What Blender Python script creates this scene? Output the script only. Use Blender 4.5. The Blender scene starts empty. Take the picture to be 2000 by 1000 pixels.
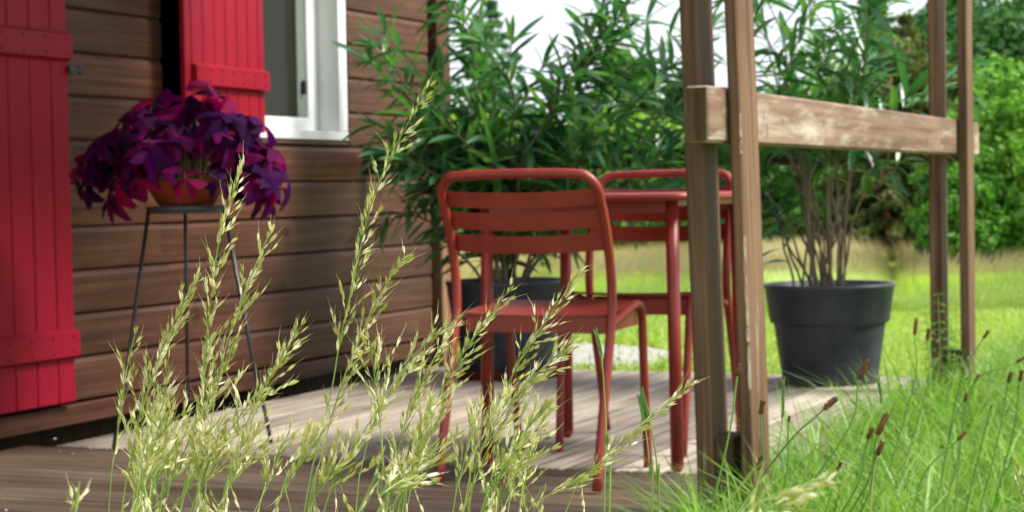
import bpy, math, random
import numpy as np
from mathutils import Vector, Matrix, Quaternion
R = math.radians
rnd = random.Random(7)
rng = np.random.default_rng(7)
sc = bpy.context.scene
col = sc.collection

# ------------------------------------------------------------------ camera
F_PX, PITCH, ROLL, YAW, H = 3761.0, 0.0347815, -0.018341, 0.41019, 0.77
cp, sp = math.cos(PITCH), math.sin(PITCH)
fw = Vector((0, cp, -sp)); u0 = Vector((0, sp, cp)); r0 = Vector((1, 0, 0))
rt = math.cos(ROLL)*r0 + math.sin(ROLL)*u0
up = -math.sin(ROLL)*r0 + math.cos(ROLL)*u0
cd = bpy.data.cameras.new('camera')
cam = bpy.data.objects.new('camera', cd); col.objects.link(cam)
m = Matrix((rt, up, -fw)).transposed().to_4x4(); m.translation = (0, 0, H)
cam.matrix_world = m
cd.sensor_width = 36; cd.lens = 36*F_PX/2000
cd.clip_start = 0.05; cd.clip_end = 2000
cd.dof.use_dof = True; cd.dof.focus_distance = 1.78
cd.dof.aperture_fstop = cd.lens/4.0
cd.dof.aperture_blades = 0
sc.camera = cam

# ------------------------------------------------------------------ world, sun, exposure
SUN_EL, SUN_AZ = R(49), R(96)        # azimuth measured from +Y towards +X
w = bpy.data.worlds.new('World'); sc.world = w; w.use_nodes = True
nt = w.node_tree; nt.nodes.clear()
def wn(t, **k):
    n = nt.nodes.new(t)
    for a, b in k.items(): setattr(n, a, b)
    return n
sky = wn('ShaderNodeTexSky', sky_type='NISHITA', sun_disc=False)
sky.sun_elevation = SUN_EL; sky.sun_rotation = SUN_AZ
bg = wn('ShaderNodeBackground'); out = wn('ShaderNodeOutputWorld')
tc = wn('ShaderNodeTexCoord'); mp = wn('ShaderNodeMapping'); mp.inputs['Scale'].default_value = (1, 1, 2.6)
nz = wn('ShaderNodeTexNoise'); nz.inputs['Scale'].default_value = 3.2; nz.inputs['Detail'].default_value = 7
cr = wn('ShaderNodeValToRGB'); cr.color_ramp.elements[0].position = .34; cr.color_ramp.elements[0].color = (.88, .88, .88, 1)
cr.color_ramp.elements[1].position = .52; cr.color_ramp.elements[1].color = (1, 1, 1, 1)
mx = wn('ShaderNodeMix', data_type='RGBA'); mx.inputs[7].default_value = (9.6, 10.1, 11.0, 1)
L = nt.links.new
L(tc.outputs['Generated'], mp.inputs[0]); L(mp.outputs[0], nz.inputs['Vector']); L(nz.outputs[0], cr.inputs[0])
L(cr.outputs[0], mx.inputs[0]); L(sky.outputs[0], mx.inputs[6]); L(mx.outputs[2], bg.inputs[0]); L(bg.outputs[0], out.inputs[0])
bg.inputs[1].default_value = 0.078
sl = bpy.data.lights.new('sun', 'SUN'); sl.energy = 4.5; sl.angle = R(18); sl.color = (1, .95, .86)
sun = bpy.data.objects.new('sun', sl); col.objects.link(sun)
sd = Vector((math.sin(SUN_AZ)*math.cos(SUN_EL), math.cos(SUN_AZ)*math.cos(SUN_EL), math.sin(SUN_EL)))
sun.rotation_euler = sd.to_track_quat('Z', 'Y').to_euler(); sun.location = (8, 3, 9)
sc.view_settings.view_transform = 'Standard'; sc.view_settings.look = 'None'
sc.view_settings.exposure = 0.65; sc.view_settings.gamma = 1
try: sc.view_settings.use_curve_mapping = False
except Exception: pass
sc.cycles.use_denoising = True
sc.cycles.max_bounces = 8; sc.cycles.transparent_max_bounces = 8

# ------------------------------------------------------------------ helpers
dS = Vector((math.sin(YAW), math.cos(YAW), 0)); dN = Vector((math.cos(YAW), -math.sin(YAW), 0))
def W(s, n, z=0): return dS*s + dN*n + Vector((0, 0, z))
def P(x, y, D):            # a point seen in direction (x, y), D metres deep
    return Vector((0, 0, H)) + (fw + rt*((x-1000)/F_PX) - up*((y-500)/F_PX))*D

class MB:
    def __init__(s): s.v = []; s.f = []
    def add(s, vs, fs):
        o = len(s.v); s.v.extend([tuple(v) for v in vs]); s.f.extend([tuple(i+o for i in f) for f in fs]); return s
    def box(s, x0, x1, y0, y1, z0, z1, b=0.0):
        if b <= 0:
            vs = [(x, y, z) for x in (x0, x1) for y in (y0, y1) for z in (z0, z1)]
            return s.add(vs, [(0,1,3,2),(4,6,7,5),(0,4,5,1),(2,3,7,6),(0,2,6,4),(1,5,7,3)])
        vs = []; idx = {}
        for ix, (xa, sx) in enumerate(((x0, 1), (x1, -1))):
            for iy, (ya, sy) in enumerate(((y0, 1), (y1, -1))):
                for iz, (za, sz) in enumerate(((z0, 1), (z1, -1))):
                    for k in range(3):
                        p = [xa+sx*b, ya+sy*b, za+sz*b]
                        p[k] = (xa, ya, za)[k]
                        idx[ix, iy, iz, k] = len(vs); vs.append(p)
        I = lambda a, b_, c, k: idx[a, b_, c, k]
        fs = []
        for a in (0, 1):
            fs += [(I(a,0,0,0), I(a,0,1,0), I(a,1,1,0), I(a,1,0,0))[::(1 if a == 0 else -1)],
                   (I(0,a,0,1), I(1,a,0,1), I(1,a,1,1), I(0,a,1,1))[::(1 if a == 0 else -1)],
                   (I(0,0,a,2), I(0,1,a,2), I(1,1,a,2), I(1,0,a,2))[::(1 if a == 0 else -1)]]
        for a in (0, 1):
            for c in (0, 1):
                fs.append((I(a,c,0,0), I(a,c,1,0), I(a,c,1,1), I(a,c,0,1)))
                fs.append((I(a,0,c,0), I(a,1,c,0), I(a,1,c,2), I(a,0,c,2)))
                fs.append((I(0,a,c,1), I(1,a,c,1), I(1,a,c,2), I(0,a,c,2)))
                for e in (0, 1): fs.append((I(a,c,e,0), I(a,c,e,1), I(a,c,e,2)))
        return s.add(vs, fs)
    def tube(s, pts, r, seg=8, caps=True):
        pts = [Vector(p) for p in pts]; n = len(pts)
        rs = r if isinstance(r, (list, tuple)) else [r]*n
        o = len(s.v); t0 = (pts[1]-pts[0]).normalized()
        a = t0.orthogonal().normalized()
        for i, p in enumerate(pts):
            t = ((pts[min(i+1, n-1)]-pts[max(i-1, 0)])).normalized()
            a = (a - t*a.dot(t)).normalized(); b = t.cross(a)
            for k in range(seg):
                an = 2*math.pi*k/seg
                s.v.append(tuple(p + (a*math.cos(an)+b*math.sin(an))*rs[i]))
        for i in range(n-1):
            for k in range(seg):
                k2 = (k+1) % seg
                s.f.append((o+i*seg+k, o+i*seg+k2, o+(i+1)*seg+k2, o+(i+1)*seg+k))
        if caps:
            s.f.append(tuple(o+k for k in range(seg))[::-1]); s.f.append(tuple(o+(n-1)*seg+k for k in range(seg)))
        return s
    def lathe(s, prof, seg=40):
        o = len(s.v); n = len(prof)
        for (r, z) in prof:
            for k in range(seg):
                an = 2*math.pi*k/seg; s.v.append((r*math.cos(an), r*math.sin(an), z))
        for i in range(n-1):
            for k in range(seg):
                k2 = (k+1) % seg
                s.f.append((o+i*seg+k, o+i*seg+k2, o+(i+1)*seg+k2, o+(i+1)*seg+k))
        s.f.append(tuple(o+k for k in range(seg))[::-1]); s.f.append(tuple(o+(n-1)*seg+k for k in range(seg)))
        return s
    def extrude(s, prof, y0, y1):      # prof: (x, z) polygon, counter-clockwise seen from -y
        n = len(prof)
        vs = [(x, y0, z) for x, z in prof] + [(x, y1, z) for x, z in prof]
        fs = [tuple(range(n)), tuple(range(2*n-1, n-1, -1))] + [((i+1) % n, i, n+i, n+(i+1) % n) for i in range(n)]
        return s.add(vs, fs)
    def mesh(s, name, mat, smooth=False):
        me = bpy.data.meshes.new(name); me.from_pydata(s.v, [], s.f); me.update()
        if mat: me.materials.append(mat)
        if smooth: me.shade_smooth()
        return me
    def build(s, name, mat, parent=None, smooth=False, loc=(0, 0, 0), rot=None, kind=None, label=None):
        return put(name, s.mesh(name, mat, smooth), parent, loc, rot, kind, label)
def put(name, me, parent=None, loc=(0, 0, 0), rot=None, kind=None, label=None):
    o = bpy.data.objects.new(name, me); col.objects.link(o); o.location = loc
    if rot is not None:
        if isinstance(rot, Quaternion): o.rotation_mode = 'QUATERNION'; o.rotation_quaternion = rot
        else: o.rotation_euler = rot
    if parent: o.parent = parent
    if kind: o['kind'] = kind
    if label: o['label'] = label
    return o
def np_mesh(name, verts, faces, mat):       # faces: (n, k) array
    me = bpy.data.meshes.new(name); nf, k = faces.shape
    me.vertices.add(len(verts)); me.vertices.foreach_set('co', verts.astype(np.float32).ravel())
    me.loops.add(nf*k); me.loops.foreach_set('vertex_index', faces.astype(np.int32).ravel())
    me.polygons.add(nf); me.polygons.foreach_set('loop_start', (np.arange(nf)*k).astype(np.int32))
    me.update(calc_edges=True); me.materials.append(mat); return me
def tag(o, label=None, cat=None, group=None, kind=None):
    if label: o['label'] = label
    if cat: o['category'] = cat
    if group: o['group'] = group
    if kind: o['kind'] = kind
    return o
def thing(name, label, cat, loc, rz=0.0, group=None):
    o = bpy.data.objects.new(name, None); col.objects.link(o); o.empty_display_size = .1
    o.location = loc; o.rotation_euler = (0, 0, rz); return tag(o, label, cat, group, 'thing')
def copy_tree(o, parent=None):
    c = o.copy(); col.objects.link(c); c.parent = parent
    for ch in list(o.children): copy_tree(ch, c)
    return c
SN = -YAW      # rotation that turns local x into n and local y into s

# ------------------------------------------------------------------ materials
def mat_base(name, rough=.6, spec=.5):
    m = bpy.data.materials.new(name); m.use_nodes = True
    b = m.node_tree.nodes['Principled BSDF']; b.inputs['Roughness'].default_value = rough
    b.inputs['Specular IOR Level'].default_value = spec
    return m, m.node_tree, b
def ramp(t, stops):
    r = t.nodes.new('ShaderNodeValToRGB'); e = r.color_ramp.elements
    while len(e) > 1: e.remove(e[-1])
    e[0].position = stops[0][0]; e[0].color = (*stops[0][1], 1)
    for p, c in stops[1:]:
        x = e.new(p); x.color = (*c, 1)
    return r
def noise(t, scale, detail=4, vec=None, rough=.55):
    n = t.nodes.new('ShaderNodeTexNoise'); n.inputs['Scale'].default_value = scale; n.inputs['Detail'].default_value = detail
    n.inputs['Roughness'].default_value = rough
    if vec is not None: t.links.new(vec, n.inputs['Vector'])
    return n
def objvec(t, scale=(1, 1, 1), rand=True):
    c = t.nodes.new('ShaderNodeTexCoord'); mp = t.nodes.new('ShaderNodeMapping'); mp.inputs['Scale'].default_value = scale
    t.links.new(c.outputs['Object'], mp.inputs[0])
    if rand:
        oi = t.nodes.new('ShaderNodeObjectInfo'); ml = t.nodes.new('ShaderNodeMath'); ml.operation = 'MULTIPLY'; ml.inputs[1].default_value = 83.0
        t.links.new(oi.outputs['Random'], ml.inputs[0]); t.links.new(ml.outputs[0], mp.inputs['Location'])
    return mp.outputs[0]
def bump(t, b, h, strength=.3, dist=.01):
    n = t.nodes.new('ShaderNodeBump'); n.inputs['Strength'].default_value = strength; n.inputs['Distance'].default_value = dist
    t.links.new(h, n.inputs['Height']); t.links.new(n.outputs[0], b.inputs['Normal'])
def mixc(t, fac, a, bb, mode='MIX'):
    x = t.nodes.new('ShaderNodeMix'); x.data_type = 'RGBA'; x.blend_type = mode
    for s, v in ((0, fac), (6, a), (7, bb)):
        if hasattr(v, 'is_output') or hasattr(v, 'links'): t.links.new(v, x.inputs[s])
        elif isinstance(v, tuple): x.inputs[s].default_value = (*v, 1)
        else: x.inputs[s].default_value = v
    return x.outputs[2]
def wood(name, c0, c1, c2, along='y', rough=.6, spec=.3, streak=70, knots=True, patch=None, grain_bump=.35, var=.25):
    m, t, b = mat_base(name, rough, spec)
    sc_ = {'x': (1.3, streak, streak), 'y': (streak, 1.3, streak), 'z': (streak, streak, 1.3)}[along]
    v = objvec(t, sc_); g = noise(t, 1.0, 6, v, .62)
    r = ramp(t, [(.3, c0), (.5, c1), (.72, c2)]); t.links.new(g.outputs[0], r.inputs[0]); c = r.outputs[0]
    big = noise(t, 1.0, 5, objvec(t, tuple(3.5 if q > 2 else 1.4 for q in sc_)), .6)
    br = ramp(t, [(.3, (.62, .6, .58)), (.65, (1.12, 1.1, 1.08))]); t.links.new(big.outputs[0], br.inputs[0])
    c = mixc(t, 1.0, c, br.outputs[0], 'MULTIPLY')
    if knots:
        k = noise(t, 1.0, 1, objvec(t, tuple(9 if q > 2 else 5 for q in sc_)))
        kr = ramp(t, [(.69, (1, 1, 1)), (.76, (.45, .35, .3))]); t.links.new(k.outputs[0], kr.inputs[0])
        c = mixc(t, .8, c, kr.outputs[0], 'MULTIPLY')
    if patch:
        p = noise(t, 1.0, 9, objvec(t, tuple(13 if q > 2 else 1.8 for q in sc_)), .72)
        pr = ramp(t, [(patch[1]-.06, (0, 0, 0)), (patch[1]+.12, (1, 1, 1))]); t.links.new(p.outputs[0], pr.inputs[0])
        c = mixc(t, pr.outputs[0], c, patch[0])
    oi = t.nodes.new('ShaderNodeObjectInfo'); mr = t.nodes.new('ShaderNodeMapRange'); mr.inputs[3].default_value = 1-var; mr.inputs[4].default_value = 1+var
    t.links.new(oi.outputs['Random'], mr.inputs[0])
    c = mixc(t, 1.0, c, mr.outputs[0], 'MULTIPLY')
    t.links.new(c, b.inputs['Base Color']); bump(t, b, g.outputs[0], grain_bump, .004)
    return m
def paint(name, c, rough=.45, spec=.5, dirt=.15, nscale=6, brush=None, coat=0):
    m, t, b = mat_base(name, rough, spec)
    n = noise(t, nscale, 6, objvec(t, brush or (1, 1, 1)), .6)
    r = ramp(t, [(.3, tuple(x*(1-dirt*1.6) for x in c)), (.55, c), (.8, tuple(min(1, x*(1+dirt)+.01*dirt) for x in c))])
    t.links.new(n.outputs[0], r.inputs[0]); t.links.new(r.outputs[0], b.inputs['Base Color'])
    rr = t.nodes.new('ShaderNodeMapRange'); rr.inputs[3].default_value = rough-.1; rr.inputs[4].default_value = rough+.12
    t.links.new(n.outputs[0], rr.inputs[0]); t.links.new(rr.outputs[0], b.inputs['Roughness'])
    bump(t, b, n.outputs[0], .12, .003)
    b.inputs['Coat Weight'].default_value = coat
    return m
def leafmat(name, cols, rough=.5, trans=.35, island=True, spec=.4, tcol=(1.15, 1.3, .6)):
    m, t, b = mat_base(name, rough, spec)
    if island:
        g = t.nodes.new('ShaderNodeNewGeometry'); src = g.outputs['Random Per Island']
    else:
        g = t.nodes.new('ShaderNodeObjectInfo'); src = g.outputs['Random']
    n_ = len(cols); r = ramp(t, [(i/(max(1, n_-1)), c) for i, c in enumerate(cols)]); t.links.new(src, r.inputs[0])
    nn = noise(t, 9, 3, objvec(t, (1, 1, 1), False)); nr = ramp(t, [(.3, (.8, .8, .8)), (.7, (1.2, 1.2, 1.2))]); t.links.new(nn.outputs[0], nr.inputs[0])
    c = mixc(t, 1.0, r.outputs[0], nr.outputs[0], 'MULTIPLY')
    t.links.new(c, b.inputs['Base Color'])
    tr = t.nodes.new('ShaderNodeBsdfTranslucent'); t.links.new(mixc(t, 1.0, c, tcol, 'MULTIPLY'), tr.inputs[0])
    ms = t.nodes.new('ShaderNodeMixShader'); ms.inputs[0].default_value = trans
    o = t.nodes['Material Output']
    t.links.new(b.outputs[0], ms.inputs[1]); t.links.new(tr.outputs[0], ms.inputs[2]); t.links.new(ms.outputs[0], o.inputs[0])
    return m
M = {}
M['siding'] = wood('stained_siding', (.046, .016, .008), (.086, .034, .019), (.135, .060, .038), 'y', .55, .25, 55, True, None, .3, .13)
M['shade_nail_black'] = wood('dark_opening', (.004, .003, .003), (.006, .005, .004), (.01, .008, .006), 'y', .9, .1)  # near black: shade of the wall opening and corner gap as colour; nails too
M['cornerwood'] = wood('corner_wood', (.12, .06, .03), (.20, .105, .055), (.28, .16, .09), 'z', .6, .3, 60)
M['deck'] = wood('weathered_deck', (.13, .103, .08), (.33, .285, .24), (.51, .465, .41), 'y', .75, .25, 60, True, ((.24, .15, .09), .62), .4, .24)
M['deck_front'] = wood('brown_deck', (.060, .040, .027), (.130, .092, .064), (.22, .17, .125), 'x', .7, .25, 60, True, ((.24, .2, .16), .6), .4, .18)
M['post'] = wood('post_wood', (.055, .028, .015), (.145, .078, .043), (.25, .145, .085), 'z', .65, .3, 60, True, ((.42, .36, .3), .66), .4, .08)
M['beam'] = wood('beam_wood', (.12, .067, .046), (.21, .13, .095), (.30, .21, .16), 'y', .7, .25, 45, True, ((.46, .40, .34), .56), .4, .05)
M['endgrain'] = wood('end_grain_wood', (.07, .045, .025), (.12, .08, .045), (.17, .12, .07), 'z', .85, .15)
M['block'] = wood('block_wood', (.03, .018, .01), (.06, .038, .022), (.09, .06, .035), 'z', .8, .2)
M['joist'] = wood('joist_wood', (.03, .02, .014), (.055, .038, .026), (.08, .06, .04), 'x', .8, .2)
M['red'] = paint('red_shutter_paint', (.275, .0045, .020), .5, .18, .10, 2.0, (12, 12, .7))
M['white'] = paint('white_window_paint', (.74, .76, .76), .35, .5, .06, 4)
M['grey_frame'] = paint('grey_inner_frame', (.16, .19, .18), .4, .5, .1, 4)
M['black'] = paint('black_metal', (.012, .012, .014), .4, .6, .2, 10)
M['steel'] = paint('dark_metal_ring', (.05, .055, .075), .3, .7, .2, 10)
M['terra'] = paint('terracotta', (.38, .075, .030), .65, .3, .2, 9)
M['saucer'] = paint('saucer_plastic', (.20, .035, .020), .5, .4, .2, 9)
M['pot'] = paint('anthracite_plastic', (.038, .046, .062), .45, .45, .35, 7)
M['coat'] = paint('red_powder_coat', (.26, .027, .019), .40, .5, .12, 12)
M['soil'] = paint('potting_soil', (.05, .032, .02), .9, .1, .5, 30)
M['bark'] = wood('bark_brown', (.06, .04, .028), (.13, .09, .065), (.2, .15, .11), 'z', .9, .1, 14, False, None, .8)
M['pinebark'] = wood('pine_bark', (.16, .07, .04), (.28, .13, .08), (.36, .2, .13), 'z', .9, .1, 14, False, None, .8)
M['twig'] = wood('oleander_stem', (.10, .075, .05), (.20, .16, .12), (.30, .26, .20), 'z', .8, .2, 25, False, None, .4)
OLC = [(.028, .11, .045), (.046, .17, .06), (.075, .23, .07), (.042, .15, .075), (.15, .33, .07), (.06, .19, .055)]
M['olea'] = leafmat('oleander_leaf', OLC, .30, .38, False, .7)
M['olea_i'] = leafmat('oleander_leaf_mass', OLC, .30, .38, True, .7)
M['oxalis'] = leafmat('oxalis_leaf', [(.016, .002, .022), (.045, .003, .065), (.022, .002, .035), (.15, .003, .07), (.07, .003, .07), (.24, .004, .05), (.09, .003, .045), (.03, .004, .035)], .65, .4, False, .08, (2.2, .7, 1.6))
M['straw'] = paint('dry_straw', (.38, .30, .19), .7, .2, .2, 12)
M['spike'] = leafmat('spikelet_husk', [(.36, .42, .09), (.48, .50, .15), (.56, .54, .22), (.66, .62, .38), (.44, .46, .10), (.84, .80, .64), (.80, .76, .56), (.38, .43, .09)], .45, .34, False, .4, (1.1, 1.08, .8))
M['stem_g'] = leafmat('green_stem', [(.16, .26, .05), (.24, .34, .08), (.30, .38, .12)], .45, .2, False)
M['blade'] = leafmat('meadow_blade', [(.14, .30, .028), (.22, .42, .045), (.06, .16, .02), (.30, .50, .08), (.16, .34, .035), (.42, .56, .20)], .42, .42, True, .45)
M['lawn_blade'] = leafmat('lawn_blade', [(.32, .45, .09), (.40, .52, .11), (.25, .38, .07), (.54, .58, .22)], .5, .4, True)
M['dry_blade'] = leafmat('dry_blade', [(.52, .38, .25), (.44, .40, .19), (.48, .38, .22), (.32, .42, .12)], .6, .35, True, .3, (1.1, 1.05, .8))
M['head'] = paint('brown_seed_head', (.13, .065, .03), .85, .15, .45, 60)
M['rye'] = leafmat('rye_spike', [(.08, .19, .04), (.13, .26, .06)], .45, .25, False)
M['weed'] = leafmat('weed_leaf', [(.07, .2, .03), (.12, .29, .05), (.17, .36, .07)], .5, .4, True)
M['petal2'] = paint('pale_worn_wood', (.36, .30, .23), .8, .2, .3, 30)
M['petal'] = paint('white_petal', (.8, .8, .78), .6, .3, .05)
def crown(name, cols): M[name] = leafmat(name, cols, .55, .42, True, .35)
crown('crown_fresh', [(.12, .30, .035), (.17, .37, .05), (.24, .44, .07), (.09, .24, .03)])
crown('crown_dark', [(.025, .10, .025), (.04, .14, .03), (.07, .20, .035), (.03, .11, .032)])
crown('crown_mid', [(.06, .20, .025), (.09, .27, .03), (.15, .34, .04), (.07, .21, .03)])
crown('crown_light', [(.22, .42, .035), (.30, .50, .05), (.38, .56, .08), (.16, .34, .03)])
crown('crown_blue', [(.06, .16, .08), (.08, .20, .09), (.12, .25, .11)])
crown('crown_olive', [(.07, .11, .03), (.11, .16, .04), (.15, .19, .06), (.12, .10, .05)])

# glass: opaque pane with the dark olive reflection as base colour
m, t, b = mat_base('window_glass', .12, .12); b.inputs['Base Color'].default_value = (.018, .02, .012, 1)
nz_ = noise(t, 2, 2, objvec(t)); bump(t, b, nz_.outputs[0], .03, .01); M['glass'] = m
# ground
def ground_mat():
    m, t, b = mat_base('lawn_soil', .9, .1)
    c = t.nodes.new('ShaderNodeTexCoord'); v = c.outputs['Object']
    n = noise(t, .9, 6, v); n2 = noise(t, 14, 4, v)
    r = ramp(t, [(.32, (.20, .27, .045)), (.5, (.32, .38, .075)), (.68, (.44, .44, .16))]); t.links.new(n.outputs[0], r.inputs[0])
    r2 = ramp(t, [(.35, (.7, .7, .65)), (.6, (1.15, 1.15, 1.1))]); t.links.new(n2.outputs[0], r2.inputs[0])
    t.links.new(mixc(t, 1.0, r.outputs[0], r2.outputs[0], 'MULTIPLY'), b.inputs['Base Color']); bump(t, b, n2.outputs[0], .6, .04)
    return m
M['ground'] = ground_mat()
M['earth'] = paint('dark_earth', (.035, .026, .018), .95, .05, .4, 20)
M['gravel'] = paint('pale_gravel', (.42, .40, .37), .9, .1, .5, 40)

# ------------------------------------------------------------------ ground
GZ = -0.16
g = MB(); N_ = 40
xs = [-260+520*i/N_ for i in range(N_+1)]; ys = [-40+560*(j/N_)**1.6 for j in range(N_+1)]
for y in ys:
    for x in xs: g.v.append((x, y, GZ + (0.02*math.sin(x*.9)*math.cos(y*.7) if abs(x) < 30 else 0)*0.5))
for j in range(N_):
    for i in range(N_): a = j*(N_+1)+i; g.f.append((a, a+1, a+N_+2, a+N_+1))
g.build('ground', M['ground'], kind='structure')
e = MB().box(-3.1, -.02, 0, 6.0, -.02, .03); e.build('bare_earth', M['earth'], loc=W(2.4, -1.45, GZ), rot=(0, 0, SN), kind='structure')
# pale gravel patch of path beyond the deck
pb = MB(); prr = random.Random(3); k = 26
ring = [(.42*math.cos(2*math.pi*i/k)*(1+.2*prr.random()), .75*math.sin(2*math.pi*i/k)*(1+.3*prr.random())) for i in range(k)]
pb.add([(0, 0, .03)]+[(x, y, .012) for x, y in ring], [(0, 1+i, 1+(i+1) % k) for i in range(k)])
pb.build('gravel_path', M['gravel'], loc=P(1165, 683, 10.4)*Vector((1, 1, 0))+Vector((0, 0, GZ+.012)), rot=(0, 0, .25), kind='structure')

# ------------------------------------------------------------------ deck
deck = bpy.data.objects.new('deck', None); col.objects.link(deck); deck['kind'] = 'structure'
deck.location = W(0, 0, 0); deck.rotation_euler = (0, 0, SN)
BND, END, NL, NR = 4.885, 7.57, -3.77, -1.415
def rib_profile(w_, th=.024, ribs=7, dep=.004):
    top = []; st = w_/ribs
    for i in range(ribs):
        a = i*st; top += [(a+.0012 if i else .002, -(.0018 if not i else 0)), (a+st-.004, 0)]
        if i < ribs-1: top += [(a+st-.003, -dep), (a+st-.0002, -dep)]
    top += [(w_, -.003)]
    return [(0, -th), (w_, -th)] + [(x, z) for x, z in reversed(top)]
bw = .142
bm = MB().extrude(rib_profile(bw-.011), 0, END-BND-.006).mesh('deck_board', M['deck'])
n_ = NR
i = 0
while n_ - bw > NL-.05:
    o = put('deck_board', bm, deck, (n_-bw, BND+.003, rnd.uniform(-.0012, .0012)), (0, 0, rnd.uniform(-.0006, .0006)))
    n_ -= bw
fl = NR-NL+.03
prof = rib_profile(bw-.011)
fb = MB(); np_ = len(prof)
fb.add([(x0, y, z) for x0 in (0, fl) for y, z in prof], [tuple(range(np_))[::-1], tuple(range(np_, 2*np_))] + [(i, (i+1) % np_, np_+(i+1) % np_, np_+i) for i in range(np_)])
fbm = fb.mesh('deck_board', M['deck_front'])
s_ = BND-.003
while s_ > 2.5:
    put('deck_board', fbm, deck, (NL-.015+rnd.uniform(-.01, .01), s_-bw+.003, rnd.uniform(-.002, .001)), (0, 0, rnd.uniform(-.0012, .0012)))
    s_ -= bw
MB().box(NL-.01, NR+.02, END, END+.03, -.15, -.026).build('end_joist', M['joist'], deck)
MB().box(NR-.02, NR+.012, 2.5, END-.001, -.15, -.026).build('edge_joist', M['joist'], deck)
for j in range(6):
    MB().box(NL, NR-.021, 2.8+j*.88, 2.845+j*.88, -.14, -.026).build('joist', M['joist'], deck)

# ------------------------------------------------------------------ timber cabin
NW_ = -4.0
cab = thing('timber_cabin', 'brown stained plank cabin wall with red shutters and white window beside the deck', 'house', W(0, NW_, 0), SN)
S0, S1 = 2.6, 8.2; O0, O1, OZ = 5.975, 7.407, .990
p = .149
core = MB()
core.box(-.16, -.006, S0, O0-.001, .05, 2.7); core.box(-.16, -.006, O1+.002, S1, .05, 2.7); core.box(-.16, -.006, O0+.0005, O1+.0005, .05, OZ-.004)
core.box(-2.6, -2.55, S0, S1, .05, 2.7); core.box(-2.54, -.162, S1-.06, S1-.002, .05, 2.7); core.box(-2.6, -.2, S0, S1, 2.702, 2.72)
core.box(-2.54, -.162, S0, S0+.05, .05, 2.7); core.box(-2.54, -.162, S0+.06, S1-.07, .0, .05)
MB().box(-.14, -.09, S0, S1-.03, -.2, .048).build('plinth', M['block'], cab)
core.build('wall_core', M['shade_nail_black'], cab)
def slab(x0, x1, y0, y1, za, zb, th=.07):
    return MB().add([(x0, y0, za), (x1, y0, zb), (x1, y1, zb), (x0, y1, za), (x0, y0, za+th), (x1, y0, zb+th), (x1, y1, zb+th), (x0, y1, za+th)], [(0, 3, 2, 1), (4, 5, 6, 7), (0, 1, 5, 4), (1, 2, 6, 5), (2, 3, 7, 6), (3, 0, 4, 7)])
slab(-2.9, .22, 1.9, 8.45, 3.32, 2.74).build('roof', M['joist'], cab)
porch = slab(.012, 1.78, 1.9, 6.25, 2.62, 2.40).build('unseen_porch_roof', M['joist'], cab)  # unseen roof, inferred from the dark wall, its extent shaped to shade it
for q_ in range(6):
    MB().box(.014, 1.70, 2.0+q_*.8, 2.06+q_*.8, 2.28, 2.395).build('rafter', M['joist'], porch)
def sid_prof(h):
    return [(-.004, 0), (.006, 0), (.020, .009), (.021, h*.5), (.020, h-.019), (.010, h-.001), (-.004, h-.001)]
def siding(z0, h, a, b_):
    mb = MB().extrude(sid_prof(h), 0, b_-a-.002)
    mb.build('siding_board', M['siding'], cab, loc=(rnd.uniform(-.0012, .0012), a, z0))
k = 0; z0 = .07
while z0 < 2.6:
    cuts = []
    if z0+p*.9 < OZ: spans = [(S0, S1)]
    elif z0 < OZ: spans = [(S0, O0), (O1, S1)]; siding(z0, OZ-z0, O0, O1)
    else: spans = [(S0, O0), (O1, S1)]
    for a, b_ in spans:
        if b_-a > 2.5:
            c = a + rnd.uniform(.35, .65)*(b_-a); siding(z0, p, a, c); siding(z0, p, c, b_)
        elif k % 3 == 1 and b_-a > 2: c = 5.55; siding(z0, p, a, c); siding(z0, p, c, b_)
        else: siding(z0, p, a, b_)
    z0 += p; k += 1
MB().box(-.02, .035, S0, S1-.02, -.002, .066, .004).build('bottom_plank', M['siding'], cab)
MB().box(-.10, .05, S1+.05, S1+.20, -.10, .93, .004).build('corner_post', M['cornerwood'], cab)
MB().box(-.10, .045, S1+.052, S1+.195, .94, 2.6, .004).build('corner_post', M['siding'], cab, label='upper darker length of the corner post')
MB().box(-.14, -.09, S1+.0, S1+.048, -.1, 2.7).build('corner_shadow_gap', M['shade_nail_black'], cab)
# window (s 6.28 .. 7.42), frame proud, reveal going back, sash and glass
wf = MB()
wf.box(-.05, .016, 7.351, 7.404, OZ+.042, 2.3, .003)
wf.box(-.05, .018, 6.66, 7.404, OZ+.002, OZ+.040, .003)
wf.box(-.12, .016, 6.66, 6.70, OZ+.042, 2.3, .003)
wf.box(-.05, .016, 6.66, 7.404, 2.302, 2.345, .003)
win = wf.build('window', M['white'], cab)
rv = MB(); rv.box(-.120, .0135, 7.3365, 7.3505, OZ+.043, 2.299); rv.box(-.120, -.051, 6.70, 7.336, OZ+.012, OZ+.036)
rv.build('reveal', M['white'], win)
sh = MB(); sh.box(-.13, -.09, 7.250, 7.336, OZ+.038, 2.29, .004); sh.box(-.13, -.09, 6.701, 7.249, OZ+.038, OZ+.100, .004)
sh.build('sash', M['white'], win)
MB().box(-.128, -.105, 7.185, 7.249, OZ+.101, 2.28, .003).build('inner_frame', M['grey_frame'], win)
MB().box(-.122, -.116, 6.701, 7.184, OZ+.101, 2.28).build('pane', M['glass'], win)
MB().box(-.104, -.085, 7.212, 7.226, 1.19, 1.25, .003).build('handle', M['black'], win)
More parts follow.
